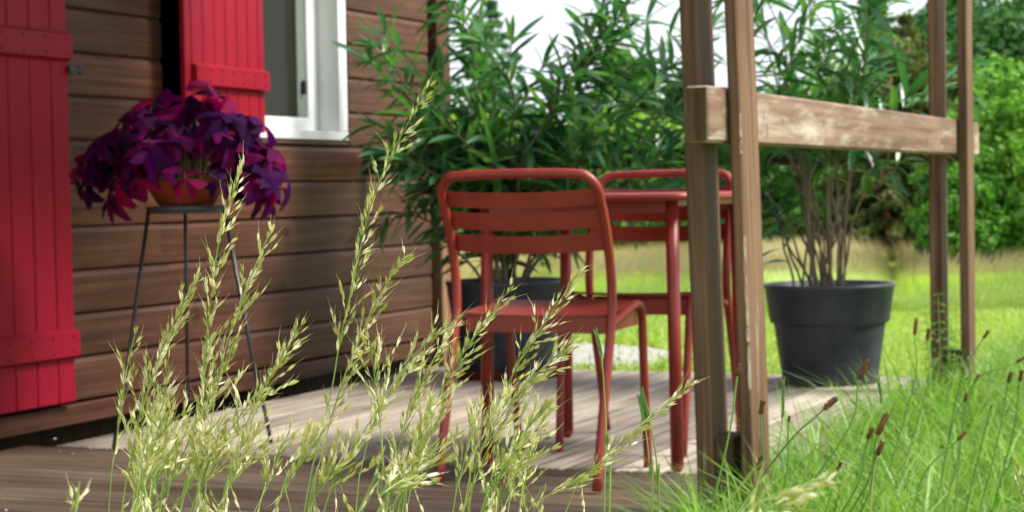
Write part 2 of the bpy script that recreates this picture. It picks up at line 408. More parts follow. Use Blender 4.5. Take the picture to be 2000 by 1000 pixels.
# shutters: x = outwards, y = along the leaf, z = up
def shutter(L0, z0, z1, pitch, battens, loc, rz, label, left_last, ins=.02):
    root = bpy.data.objects.new('shutter', None); col.objects.link(root); root.parent = cab
    root.location = loc; root.rotation_euler = (0, 0, rz); root['label'] = label
    y = L0
    first = True
    while y > 0.01:
        w2 = left_last if first else pitch; first = False
        y2 = max(0, y-w2)
        MB().box(0, .022, y2+.0022, y-.0022, z0, z1, .0032).build('shutter_board', M['red'], root)
        y = y2
    MB().box(.001, .004, .004, L0-.004, z0+.004, z1-.004).build('shutter_back', M['red'], root)
    for (a, b_) in battens:
        mb = MB(); mb.extrude([(.0225, a), (.046, a+.010), (.046, b_-.010), (.0225, b_)], ins, L0-.004)
        bo = mb.build('batten', M['red'], root)
        for q in range(int(L0/pitch)):
            for zz in (a+.025, b_-.025):
                MB().box(.0455, .0475, L0-.04-q*pitch-.003, L0-.04-q*pitch+.003, zz-.003, zz+.003).build('nail', M['shade_nail_black'], bo)
    return root
shutter(1.0, .082, 2.35, .112, [(1.222, 1.322), (.229, .329)], (.045, 4.345, 0), 0, 'tall red shutter folded flat against the wall', .094)
shutter(.615, 1.008, 2.35, .086, [(1.163, 1.252)], (.115, 5.945, 0), R(3.0), 'shorter red shutter standing over the window', .05, .045)
ct = MB(); ct.tube([(.03, 5.36, 1.197), (.075, 5.36, 1.197)], .007, 8); ct.box(.07, .084, 5.335, 5.362, 1.180, 1.214, .004); ct.box(.07, .084, 5.385, 5.41, 1.182, 1.213, .004); ct.box(.073, .081, 5.355, 5.39, 1.19, 1.204)
ct.build('shutter_catch', M['black'], cab)

# ------------------------------------------------------------------ railing: sandwich posts, beams
rail = thing('deck_railing', 'rough brown timber railing of paired upright planks gripping thick weathered beams', 'railing', W(4.3, -1.33, 0), SN)
def rl(s, n, z=0): return (n+1.33, s-4.3, z)
LEAN = R(-1.35)
def post(s0, s1, n0, n1, z0, z1, lean, nm='post'):
    cx, cy = (n0+n1)/2+1.33, (s0+s1)/2-4.3
    mb = MB()
    # slightly uneven plank: several levels
    lv = 9; vs = []; fs = []
    hx, hy = (n1-n0)/2, (s1-s0)/2; c_ = .004
    sec = [(-hx+c_, -hy), (hx-c_, -hy), (hx, -hy+c_), (hx, hy-c_), (hx-c_, hy), (-hx+c_, hy), (-hx, hy-c_), (-hx, -hy+c_)]
    for i in range(lv+1):
        z = z0+(z1-z0)*i/lv; ox = rnd.uniform(-.0012, .0012); oy = rnd.uniform(-.0016, .0016)
        for a, b_ in sec: vs.append((a+ox, b_+oy, z))
    for i in range(lv):
        for k in range(8): fs.append((i*8+k, i*8+(k+1) % 8, (i+1)*8+(k+1) % 8, (i+1)*8+k))
    fs.append(tuple(range(8))[::-1]); fs.append(tuple(lv*8+k for k in range(8)))
    mb.add(vs, fs)
    return mb.build(nm, M['post'], rail, loc=(cx, cy, 0), rot=(0, lean, 0))
off = .022
post(4.235, 4.365, -1.405+off, -1.365+off, -.3, 2.5, LEAN)
pb_ = post(4.235, 4.372, -1.298+off, -1.268+off, -.3, 2.5, LEAN)
we = MB(); rw = random.Random(6); z_ = .30
while z_ < 1.1:
    l_ = rw.uniform(.02, .07); a_ = rw.uniform(.0006, .003); b_ = rw.uniform(.001, .004); y_ = -.0686
    if rw.random() < (.85 if z_ < .72 else .35):
        we.add([(.0118, y_-.0002, z_), (.0153, y_+.0045, z_+.004), (.0153, y_+.004+b_, z_+l_*.5), (.0153, y_+.0045, z_+l_), (.0118, y_-.0002, z_+l_), (.0118-a_, y_-.0002, z_+l_*.5)], [(0, 1, 2, 3, 4, 5)])
    z_ += l_*rw.uniform(.8, 1.3)
we.build('worn_edge', M['petal2'], pb_, kind='stuff')
post(7.06, 7.175, -1.405, -1.360, -.3, 2.5, 0)
post(7.06, 7.18, -1.298, -1.263, -.3, 2.5, 0)
bb = MB().box(-.028, .028, 0, 3.42, -.0635, .0635, .007)
beam = bb.build('beam', M['beam'], rail, loc=rl(4.10, -1.330, .929+.0))
MB().box(-.024, .024, -.0012, .004, -.059, .059, .001).build('end_grain', M['endgrain'], beam)
ck = MB(); rc = random.Random(8)
for cy in (.44, .47, 1.02, 1.05, 1.62, 2.05, 2.42, 2.66, .25):
    z_ = rc.uniform(-.05, .0); hh_ = rc.uniform(.03, .07); w_ = rc.uniform(.0015, .004)
    ck.add([(.0284, cy, z_), (.0284, cy+w_, z_+hh_*.4), (.0284, cy+rc.uniform(-.01, .01), z_+hh_), (.0284, cy-w_, z_+hh_*.5)], [(0, 1, 2, 3)])
ck.build('checks', M['block'], beam, kind='stuff')
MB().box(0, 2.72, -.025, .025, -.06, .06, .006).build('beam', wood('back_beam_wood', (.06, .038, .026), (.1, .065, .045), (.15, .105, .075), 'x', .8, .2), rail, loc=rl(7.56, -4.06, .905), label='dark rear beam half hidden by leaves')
MB().box(-.029, .029, -.05, .05, -.3, .190, .004).build('spacer_block', M['block'], rail, loc=rl(4.30, -1.331, 0))
MB().box(-.029, .029, -.05, .05, -.3, .150, .004).build('spacer_block', M['block'], rail, loc=rl(7.12, -1.331, 0))

# ------------------------------------------------------------------ chairs
def arc(pts, n=6):     # Catmull-Rom resample
    pts = [Vector(p) for p in pts]; q = [pts[0]*2-pts[1]]+pts+[pts[-1]*2-pts[-2]]; o = []
    for i in range(1, len(q)-2):
        a, b_, c, d_ = q[i-1:i+3]
        for k in range(n):
            t_ = k/n
            o.append(.5*((2*b_)+(-a+c)*t_+(2*a-5*b_+4*c-d_)*t_*t_+(-a+3*b_-3*c+d_)*t_**3))
    o.append(pts[-1]); return o
def make_chair(label, loc, rz):
    t = thing('metal_chair', label, 'chair', loc, rz, 'slatted metal chairs at the table')
    hw = .2205; Rr = .0128
    side = [(0, 0.006), (.062, .22), (.118, .40), (.132, .47), (.126, .56), (.098, .66), (.062, .735)]
    def sd_(s): return [(s*hw, y, z) for y, z in side]
    fr = sd_(-1)+[(-hw+.004, .045, .772), (-hw+.026, .034, .798), (-hw+.06, .030, .806), (0, .028, .809), (hw-.06, .030, .806), (hw-.026, .034, .798), (hw-.004, .045, .772)]+sd_(1)[::-1]
    MB().tube(arc(fr, 5), Rr, 12).build('back_frame', M['coat'], t, smooth=True)
    for s in (-1, 1):
        pts = [(s*(hw-.004), .125, .415), (s*.212, .2, .428), (s*.205, .32, .451), (s*.202, .375, .455), (s*.200, .408, .440), (s*.198, .423, .405), (s*.195, .44, .25), (s*.19, .475, .006)]
        MB().tube(arc(pts, 5), .0118, 12).build('leg', M['coat'], t, smooth=True)
        MB().lathe([(.0125, 0), (.0132, .004), (.0125, .009)], 12).build('foot_cap', M['coat'], t, loc=(s*.19, .475, 0))
    for i, (z0, z1, y) in enumerate([(.727, .768, .060), (.669, .714, .088), (.609, .655, .112)]):
        mb = MB(); vs = []; fs = []; k = 14
        for j in range(k+1):
            u = -1+2*j/k; x = u*(hw-.010); bow = -.030*(1-u*u); sag = -.008*(1-u*u)
            for (yy, zz) in ((y, z1), (y-.0015, z1), (y-.0015+.010, z0), (y+.010+.0005, z0)):
                vs.append((x, yy+bow+(.0 if yy < y+.001 else 0), zz+sag))
        for j in range(k):
            for q in range(4): fs.append((j*4+q, j*4+(q+1) % 4, (j+1)*4+(q+1) % 4, (j+1)*4+q))
        fs += [(0, 1, 2, 3), tuple(k*4+q for q in (3, 2, 1, 0))]
        mb.add(vs, fs).build('back_slat', M['coat'], t)
    for i in range(7):
        y0 = .135+i*.037; zz = .4335+.02*(y0-.135)/.24
        mb = MB(); vs = []; fs = []; k = 8
        for j in range(k+1):
            u = -1+2*j/k; x = u*(.205-.0)
            for (yy, dz) in ((y0, 0), (y0+.031, .002), (y0+.031, -.004), (y0, -.006)): vs.append((x, yy, zz+dz+.012-.006*(1-u*u)))
        for j in range(k):
            for q in range(4): fs.append((j*4+q, (j+1)*4+q, (j+1)*4+(q+1) % 4, j*4+(q+1) % 4))
        fs += [(0, 1, 2, 3), tuple(k*4+q for q in (3, 2, 1, 0))]
        mb.add(vs, fs).build('seat_slat', M['coat'], t)
    mb = MB().box(-.20, .20, .140, .146, .392, .436, .001); mb.box(-.19, .19, .392, .398, .398, .442, .001)
    for s in (-1, 1): mb.add([(s*.196, .147, .392), (s*.196, .391, .398), (s*.196, .391, .44), (s*.196, .147, .425), (s*.192, .147, .392), (s*.192, .391, .398), (s*.192, .391, .44), (s*.192, .147, .425)], [(0,1,2,3),(7,6,5,4),(0,4,5,1),(1,5,6,2),(2,6,7,3),(3,7,4,0)])
    mb.build('seat_apron', M['coat'], t)
    return t
make_chair('red slatted metal chair nearer the grass, its back turned to us', W(4.50, -1.957, 0), SN)
make_chair('red slatted metal chair on the far side of the table, facing us', W(5.672, -1.93, 0), SN+math.pi)

# ------------------------------------------------------------------ table
tb = thing('metal_table', 'square red metal garden table between the two chairs', 'table', W(5.21, -1.94, 0), SN)
hx, hy = .33, .35
tp = MB(); c = .05; pts = []
for sx, sy, a0 in ((1, 1, 0), (-1, 1, 90), (-1, -1, 180), (1, -1, 270)):
    for q in range(7):
        an = R(a0+q*15); pts.append((sx*(hx-c)+c*math.cos(an), sy*(hy-c)+c*math.sin(an)))
n2 = len(pts)
tp.add([(x*.985, y*.985, .752) for x, y in pts]+[(x*.985, y*.985, .748) for x, y in pts], [tuple(range(n2)), tuple(range(n2, 2*n2))[::-1]]+[(i, n2+i, n2+(i+1) % n2, (i+1) % n2) for i in range(n2)])
tp.build('tabletop', M['coat'], tb)
MB().tube([(x, y, .7415) for x, y in pts+[pts[0]]], .0105, 10, False).build('rim', M['coat'], tb, smooth=True)
ap = MB().box(-hx+.05, hx-.05, -hy+.045, -hy+.049, .700, .732).box(-hx+.05, hx-.05, hy-.049, hy-.045, .700, .732).box(-hx+.05, -hx+.054, -hy+.05, hy-.05, .716, .732).box(hx-.054, hx-.05, -hy+.05, hy-.05, .716, .732)
ap.build('apron', M['coat'], tb)
for sx in (-1, 1):
    for sy in (-1, 1):
        lg = MB().tube([(sx*.272, sy*.293, .738), (sx*.280, sy*.302, .02)], .0178, 16)
        o = lg.build('leg', M['coat'], tb, smooth=True)
        MB().lathe([(.010, 0), (.0175, .010), (.0178, .022)], 14).build('foot_cap', M['coat'], o, loc=(sx*.280, sy*.302, 0))

# ------------------------------------------------------------------ leaves
def lance(L_=.145, wd=.021, fold=.25, droop=.12, seg=6):
    vs = []; fs = []
    for i in range(seg+1):
        u = i/seg; ww = wd/2*math.sin(math.pi*min(1, u*.97+.03))**.8*(1 if i not in (seg,) else .05)
        y = L_*u; z = -droop*L_*u*u
        vs += [(-ww, y, z+ww*fold), (0, y, z), (ww, y, z+ww*fold)]
    for i in range(seg):
        a = i*3; fs += [(a, a+1, a+4, a+3), (a+1, a+2, a+5, a+4)]
    return vs, fs
LV = [lance(.180, .030, .3, d_) for d_ in (.02, .15, .3, .45)]
LM = []
for vs, fs in LV:
    me = bpy.data.meshes.new('leaf'); me.from_pydata(vs, [], fs); me.materials.append(M['olea']); me.shade_smooth(); LM.append(me)
def oleander(name, label, loc, seed, stems, pot_fn, limit=300):
    r_ = random.Random(seed)
    root = thing(name, label, 'potted plant', loc, SN, 'oleanders in grey pots')
    pot_fn(root)
    leaves = []; sm = MB()
    for (ax, ay, bx, by, zt, mode) in stems:
        # from (ax, ay) at the soil to (bx, by) at height zt, bowed outwards
        p0 = Vector((ax, ay, .33)); p3 = Vector((bx, by, zt))
        p1 = p0+Vector(((bx-ax)*.18, (by-ay)*.18, (zt-.33)*.45)); p2 = p0+Vector(((bx-ax)*.62, (by-ay)*.62, (zt-.33)*.85))
        if zt < .75: p2 = p0+Vector(((bx-ax)*.7, (by-ay)*.7, (zt-.33)*1.1+.18))
        pts = [p0*(1-u)**3+p1*3*u*(1-u)**2+p2*3*u*u*(1-u)+p3*u**3 for u in [q/14 for q in range(15)]]
        ph = r_.uniform(0, 6)
        pts = [q+Vector((math.sin(i*1.3+ph), math.cos(i*1.1+ph), 0))*.006*min(i, 6)/3 for i, q in enumerate(pts)]
        sm.tube(pts, [(.0075 if mode == 'full' else .0058)*(1-.65*i/14) for i in range(15)], 6)
        subs = [pts]
        for bq in (6, 8, 10):
            if r_.random() < .5 and mode not in ('thin', 'dead'):
                b0 = pts[bq]; dr = (pts[bq]-pts[bq-1]).normalized(); sdv = Vector((r_.gauss(0, 1), r_.gauss(0, 1), .3)).normalized()
                ln = r_.uniform(.22, .42); bp = [b0+(dr*.75+sdv*.55)*ln*q/6-Vector((0, 0, .03))*(q/6)**2 for q in range(7)]
                sm.tube(bp, [.004*(1-.5*i/6) for i in range(7)], 5); subs.append(bp)
        if mode == 'dead': subs = []
        for si, sp_ in enumerate(subs):
            Ls = sum((sp_[i+1]-sp_[i]).length for i in range(len(sp_)-1))
            start = (.26 if mode != 'bare' else .48) if si == 0 else .12
            dist = Ls*start; acc = 0; i = 0; node = 0
            while dist < Ls+.001:
                while i < len(sp_)-2 and acc+(sp_[i+1]-sp_[i]).length < dist: acc += (sp_[i+1]-sp_[i]).length; i += 1
                seg = sp_[i+1]-sp_[i]; q = sp_[i]+seg*min(1, (dist-acc)/max(1e-6, seg.length)); dr = seg.normalized()
                end = dist > Ls-.05
                for k_ in range(3 if not end else 5):
                    an = node*1.05+k_*2.094*(1 if not end else .6)+r_.uniform(-.4, .4)
                    o1 = dr.orthogonal().normalized(); o2 = dr.cross(o1); rad = o1*math.cos(an)+o2*math.sin(an)
                    tilt = r_.uniform(.55, 1.25) if not end else r_.uniform(.2, .8)
                    d_ = (dr*math.cos(tilt)+rad*math.sin(tilt)); d_.z -= r_.uniform(.05, .5); d_.normalize()
                    if r_.random() < .93: leaves.append((q, d_, r_.uniform(.65, 1.1), r_.choice((0, 1, 1, 2, 3)), r_.uniform(-.7, .7)))
                dist += r_.uniform(.036, .060); node += 1
    sm.build('stem', M['twig'], root)
    # largest / nearest to the viewer's side first
    leaves.sort(key=lambda l: l[0].y-.9*l[2])
    mv, mf = [], []; base = 0
    for i, (q, d_, s_, v_, tw) in enumerate(leaves):
        qt = d_.to_track_quat('Y', 'Z') @ Quaternion((0, 1, 0), tw)
        if i < limit:
            o = put('leaf', LM[v_], root, q, qt); o.scale = (s_,)*3
        else:
            vs, fs = LV[v_]
            for v in vs: mv.append(tuple(q+qt @ (Vector(v)*s_)))
            mf.extend([tuple(k_+base for k_ in f) for f in fs]); base += len(vs)
    if mf:
        me = bpy.data.meshes.new('foliage'); me.from_pydata(mv, [], mf); me.materials.append(M['olea_i']); me.shade_smooth()
        put('foliage', me, root, kind='stuff')
    print(name, 'leaves', len(leaves))
    return root
def bigpot(root, saucer):
    z = .012 if saucer else 0
    pr = [(.17, z), (.178, z+.004), (.182, z+.012), (.188, z+.05), (.2135, z+.228), (.2155, z+.232), (.226, z+.236), (.230, z+.244), (.248, z+.368), (.252, z+.372), (.252, z+.382), (.247, z+.385), (.240, z+.383), (.232, z+.33), (.0, z+.33)]
    MB().lathe(pr, 64).build('pot', M['pot'], root, smooth=False).data.shade_smooth()
    sb = MB(); rr = random.Random(5); k = 24
    sb.v.append((0, 0, z+.352))
    for ri, (ra, zz) in enumerate(((.10, .350), (.17, .346), (.236, .338))):
        for i in range(k): sb.v.append((ra*math.cos(2*math.pi*i/k), ra*math.sin(2*math.pi*i/k), z+zz+rr.uniform(-.006, .008)))
    for i in range(k):
        j = (i+1) % k; sb.f.append((0, 1+i, 1+j))
        for q in (0, 1): sb.f.append((1+q*k+i, 1+(q+1)*k+i, 1+(q+1)*k+j, 1+q*k+j))
    sb.build('soil', M['soil'], root)
    lit = MB()
    for i in range(60):
        a = rr.uniform(0, 6.28); ra = .22*math.sqrt(rr.random()); x, y = ra*math.cos(a), ra*math.sin(a); b_ = rr.uniform(0, 6.28); l_ = rr.uniform(.015, .05)
        lit.add([(x, y, z+.36), (x+l_*math.cos(b_), y+l_*math.sin(b_), z+.362+rr.uniform(0, .02)), (x+.006*math.sin(b_), y-.006*math.cos(b_), z+.358)], [(0, 1, 2)])
    lit.build('leaf_litter', M['straw'], root, kind='stuff')
    if saucer: MB().lathe([(.20, 0), (.232, .002), (.25, .034), (.254, .036), (.246, .036), (.225, .010), (.0, .009)], 48).build('saucer', M['saucer'], root, smooth=True)
r1 = random.Random(11)
st1 = []
for i in range(24):
    a = 2*math.pi*i/24+r1.uniform(-.15, .15); rr = r1.uniform(.25, 1.0)
    bx, by = .78*rr*math.cos(a), .50*rr*math.sin(a); zt = r1.choice((r1.uniform(.66, .95), r1.uniform(.75, 1.15), r1.uniform(1.2, 1.7)))
    if bx < 0: bx *= .78
    st1.append((r1.uniform(-.09, .09), r1.uniform(-.09, .09), bx, by, zt, 'full'))
# extra low leafy shoots around the pot side towards the table and some reaching up right
st1 += [(.05, 0, .78, .0, 1.05, 'full'), (.06, -.03, .86, -.10, 1.28, 'full'), (.0, .03, .62, .1, 1.62, 'full'), (.03, .0, .92, .05, .95, 'full'), (-.05, -.03, -.5, -.2, .62, 'full'), (-.05, 0, -.52, -.1, 1.05, 'full'), (-.04, 0, -.48, -.15, 1.45, 'full'), (-.02, 0, .25, -.1, .85, 'full'), (0, .02, .05, -.2, .95, 'full')]
oleander('potted_oleander', 'big bushy oleander in a grey pot on a red saucer by the cabin corner', W(7.27, -3.19, .0), 21, st1, lambda r_: bigpot(r_, True))
r2 = random.Random(12); st2 = []
for i in range(10):
    a = 2*math.pi*i/10+r2.uniform(-.2, .2); rr = r2.uniform(.3, 1.0)
    bx, by = .48*rr*math.cos(a), .38*rr*math.sin(a)
    st2.append((bx*.10+r2.uniform(-.03, .03), by*.10+r2.uniform(-.03, .03), bx-.02, by, r2.uniform(1.12, 1.72), 'bare'))
for i in range(16):
    a = r2.uniform(0, 6.28); l_ = r2.uniform(.1, .34)
    st2.append((r2.gauss(0, .04), r2.gauss(0, .04), l_*math.cos(a)-.08, l_*math.sin(a), r2.uniform(.8, 1.2), 'dead'))
st2 += [(-.06, 0, -.36, -.12, .86, 'bare'), (-.05, -.02, -.42, .02, .78, 'bare'), (-.03, .02, -.44, -.05, 1.0, 'bare'), (-.12, -.05, -.25, -.1, .70, 'thin')]
oleander('potted_oleander', 'taller oleander with bare lower stems in the grey pot at the deck edge', W(7.30, -1.842, .0), 22, st2, lambda r_: bigpot(r_, False))

# ------------------------------------------------------------------ plant stand and purple oxalis
PS, PN = 5.03, -3.275
stand = thing('plant_stand', 'thin black metal tripod plant stand in front of the cabin wall', 'plant stand', W(PS, PN, 0), SN)
MB().tube([(.118*math.cos(a), .118*math.sin(a), .730) for a in [2*math.pi*i/28 for i in range(29)]], .007, 8, False).build('ring', M['steel'], stand, smooth=True)
MB().lathe([(.112, .714), (.119, .714), (.119, .736), (.112, .736), (.112, .7145)], 40).build('band', M['steel'], stand, smooth=True)
feet = [(5.105-PS, -3.038-PN), (4.845-PS, -3.435-PN), (5.31-PS, -3.47-PN)]
for (fy, fx) in feet:
    l = math.hypot(fx, fy); ux, uy = fx/l, fy/l
    MB().tube([(ux*.118, uy*.118, .726), (ux*(l*.80), uy*(l*.80), .25), (ux*l*.93, uy*l*.93, .10), (ux*l, uy*l, .004)], .0062, 8).build('leg', M['black'], stand, smooth=True)
ox = thing('potted_oxalis', 'purple leaved oxalis spilling from a terracotta bowl on the black stand', 'potted plant', W(PS, PN, .738), SN)
MB().lathe([(.075, 0), (.085, .002), (.118, .055), (.128, .062), (.129, .080), (.118, .080), (.112, .066), (.0, .066)], 48).build('pot', M['terra'], ox, smooth=False).data.shade_smooth()
MB().lathe([(.111, .067), (.06, .076), (0.001, .078)], 24).build('soil', M['soil'], ox)
def ox_leaf(seed):
    r_ = random.Random(seed); mb = MB()
    for k_ in range(3):
        a = k_*2.094+r_.uniform(-.15, .15); dr = r_.uniform(.35, 1.0); L_ = r_.uniform(.055, .075); wd = L_*.66
        ca, sa = math.cos(a), math.sin(a)
        def pt(u, v, fold):       # u along, v across
            x = u; y = v; z = -dr*u*u/L_*.9 - abs(v)*fold
            return (x*ca-y*sa, x*sa+y*ca, z)
        f_ = r_.uniform(.15, .6)
        vs = [pt(0, 0, f_)]
        for u, v in ((.35, .38), (.7, .78), (.98, 1.0), (1.04, .55)): vs += [pt(L_*u, wd*v, f_), pt(L_*u, -wd*v, f_)]
        vs += [pt(L_*.4, 0, f_), pt(L_*.75, 0, f_), pt(L_*.9, 0, f_)]
        mb.add(vs, [(0, 9, 1), (9, 10, 3, 1), (10, 11, 5, 3), (11, 7, 5), (0, 2, 9), (9, 2, 4, 10), (10, 4, 6, 11), (11, 6, 8)])
    return mb.mesh('leaf', M['oxalis'])
OXM = [ox_leaf(i) for i in range(8)]
r3 = random.Random(31); pet = MB(); dead = MB()
spots = []
for i in range(112):
    a = r3.uniform(0, 2*math.pi); el = math.acos(r3.uniform(.08, 1)); ra = r3.uniform(.62, 1.0)
    x = -.01+.345*ra*math.sin(el)*math.cos(a); y = .26*ra*math.sin(el)*math.sin(a); z = .115+.22*ra*math.cos(el)
    spots.append((x, y, z))
spots += [(-.15, -.16, .03), (.20, -.12, .07), (.30, -.03, .06), (.36, -.0, .08), (-.40, .0, .13), (-.38, -.03, .10), (.24, .03, .06), (-.33, .05, .12), (-.37, 0, .07)]
spots += [(-.12, -.19, .075), (.12, -.19, .08), (.03, -.20, .10), (-.04, -.20, .085), (.10, -.02, .37), (.16, .0, .33)]
spots += [(.06, -.05, .335), (.09, -.02, .30), (.235, 0, .255), (-.34, -.02, .10), (-.30, .03, .06), (-.28, 0, .02), (.34, 0, .05), (.31, -.03, .03), (.30, 0, .09), (-.06, -.05, .27), (-.1, 0, .30)]
for (x, y, z) in spots:
    p0 = Vector((x*.18, y*.18, .07)); p2 = Vector((x, y, z)); pm = (p0+p2)/2+Vector((0, 0, .05))
    pet.tube([p0, p0*.3+pm*.7, pm*.4+p2*.6+Vector((0, 0, .012)), p2], .0013, 4)
    nrm = Vector((x*1.6, y*1.6, .16+max(0, z)))+Vector((r3.gauss(0, .18), r3.gauss(0, .18), 0)); nrm.normalize()
    qt = nrm.to_track_quat('Z', 'Y') @ Quaternion((0, 0, 1), r3.uniform(0, 6.28))
    o = put('leaf', r3.choice(OXM), ox, p2, qt); s_ = r3.uniform(.75, 1.15); o.scale = (s_,)*3
pet.build('petiole', M['bark'], ox)
for i in range(46):
    a = r3.uniform(0, 6.28); l = r3.uniform(.08, .22); cx = .05+r3.gauss(0, .03) if i % 2 else r3.gauss(0, .06)
    p0 = Vector((cx, -.03+r3.gauss(0, .03), .08)); p1 = p0+Vector((math.cos(a)*.3, math.sin(a)*.3-.1, 1)).normalized()*l
    dead.tube([p0, (p0+p1)/2+Vector((r3.gauss(0, .01), 0, .01)), p1], .0014, 4)
dead.build('dry_stalks', M['straw'], ox, kind='stuff')

# ------------------------------------------------------------------ foreground oat grass
def spikelet(seed):
    r_ = random.Random(seed); mb = MB(); L_ = .0115
    for k_ in range(r_.choice((2, 2, 3))):
        sp_ = (k_-.5)*.22+r_.uniform(-.06, .06); ln = L_*r_.uniform(.8, 1.05); wd = .00125
        d_ = Vector((math.sin(sp_), r_.uniform(-.1, .1), math.cos(sp_)))
        a = d_.orthogonal().normalized(); b_ = d_.cross(a)
        prof = ((0, .25), (.28, .95), (.6, .8), (1, .04)); o = len(mb.v)
        for u, w_ in prof:
            for q in range(4):
                an = math.pi/2*q; mb.v.append(tuple(d_*ln*u+(a*math.cos(an)*1.0+b_*math.sin(an)*.7)*wd*w_))
        for i in range(3):
            for q in range(4): mb.f.append((o+i*4+q, o+i*4+(q+1) % 4, o+(i+1)*4+(q+1) % 4, o+(i+1)*4+q))
    aw = r_.uniform(.010, .017); an = r_.uniform(-.35, .35)
    e_ = Vector((math.sin(an)*aw, r_.uniform(-.003, .003), L_*.7+math.cos(an)*aw))
    mb.tube([(0, 0, L_*.7), e_], [.00022, .00006], 3, False)
    return mb.mesh('spikelet', M['spike'])
SPK = [spikelet(i) for i in range(10)]
def stalk(label, px, D, n_sp, loose, seed, frac=.8, size=1.0, name='oat_grass', closed=True):
    """px: points seen from tip downwards; D: depth of the plant"""
    r_ = random.Random(seed)
    pts = [P(x, y, D+r_.uniform(-.01, .01)) for x, y in px][::-1]
    low = pts[0]; dirv = (pts[0]-pts[1]).normalized()
    hh = low.z-(GZ+.01)
    base = Vector((low.x+dirv.x*hh*.55, low.y+dirv.y*hh*.3+r_.uniform(-.03, .03), GZ+.005))
    root = thing(name, label, 'grass stalk', base, 0, 'flowering oat grass stalks in front of the deck')
    mid = low+(base-low)*.5+Vector((dirv.x*hh*.12, 0, 0))
    path = arc([q-base for q in [base, mid]+pts], 5)
    Ls = [0]
    for i in range(1, len(path)): Ls.append(Ls[-1]+(path[i]-path[i-1]).length)
    T = Ls[-1]
    sm = MB(); sm.tube(path, [.0013*(1-.8*l/T)+.0002 for l in Ls], 5)
    pan = (sum((pts[i+1]-pts[i]).length for i in range(len(pts)-1)))*frac
    def at(d_):
        d_ = max(0, min(T-1e-5, d_)); i = 0
        while Ls[i+1] < d_: i += 1
        sg = path[i+1]-path[i]; return path[i]+sg*((d_-Ls[i])/(Ls[i+1]-Ls[i])), sg.normalized()
    made = 0; nb = int(n_sp/2.1); side = rt
    sps = []
    for b_ in range(nb+1):
        u = (b_/nb)**.9; q, dr = at(T-pan*(1-u))
        for _ in range(1):
            sgn = 1 if (b_ % 2) else -1
            az = r_.uniform(0, 2*math.pi); o1 = dr.orthogonal().normalized(); o2 = dr.cross(o1); rad = o1*math.cos(az)+o2*math.sin(az)
            rad = (rad+side*sgn*.8).normalized()
            bl = (loose*1.35*(1-u)**.7*r_.uniform(.25, 1.25)+.004)
            ang = r_.uniform(.16, .62)+(.35 if loose > .05 else 0)
            bd = (dr*math.cos(ang)+rad*math.sin(ang)).normalized()
            tip = q+bd*bl+Vector((.08*bl, 0, -.10*bl)); midp = (q+tip)/2+bd*0+Vector((0, 0, .05*bl))
            sm.tube([q, midp, tip], [.0004, .0003, .0002], 3, False)
            cnt = max(1, int(round(1+bl/.0085*r_.uniform(.6, 1.0))))
            for k_ in range(cnt):
                f_ = 1-k_*.0085/max(bl, .0085)*r_.uniform(.8, 1.1)
                if f_ < .12: break
                pp = q+(tip-q)*f_; sdir = (bd+Vector((r_.gauss(0, .14), r_.gauss(0, .14), r_.gauss(0, .14)))).normalized()
                sps.append((pp, sdir))
    for (pp, sdir) in sps[:299]:
        qt = sdir.to_track_quat('Z', 'Y') @ Quaternion((0, 0, 1), r_.uniform(0, 6.28))
        o = put('spikelet', r_.choice(SPK), root, pp, qt); s_ = r_.uniform(.66, 1.08)*size; o.scale = (s_,)*3
    sm.build('stem', M['stem_g'], root)
    return len(sps)
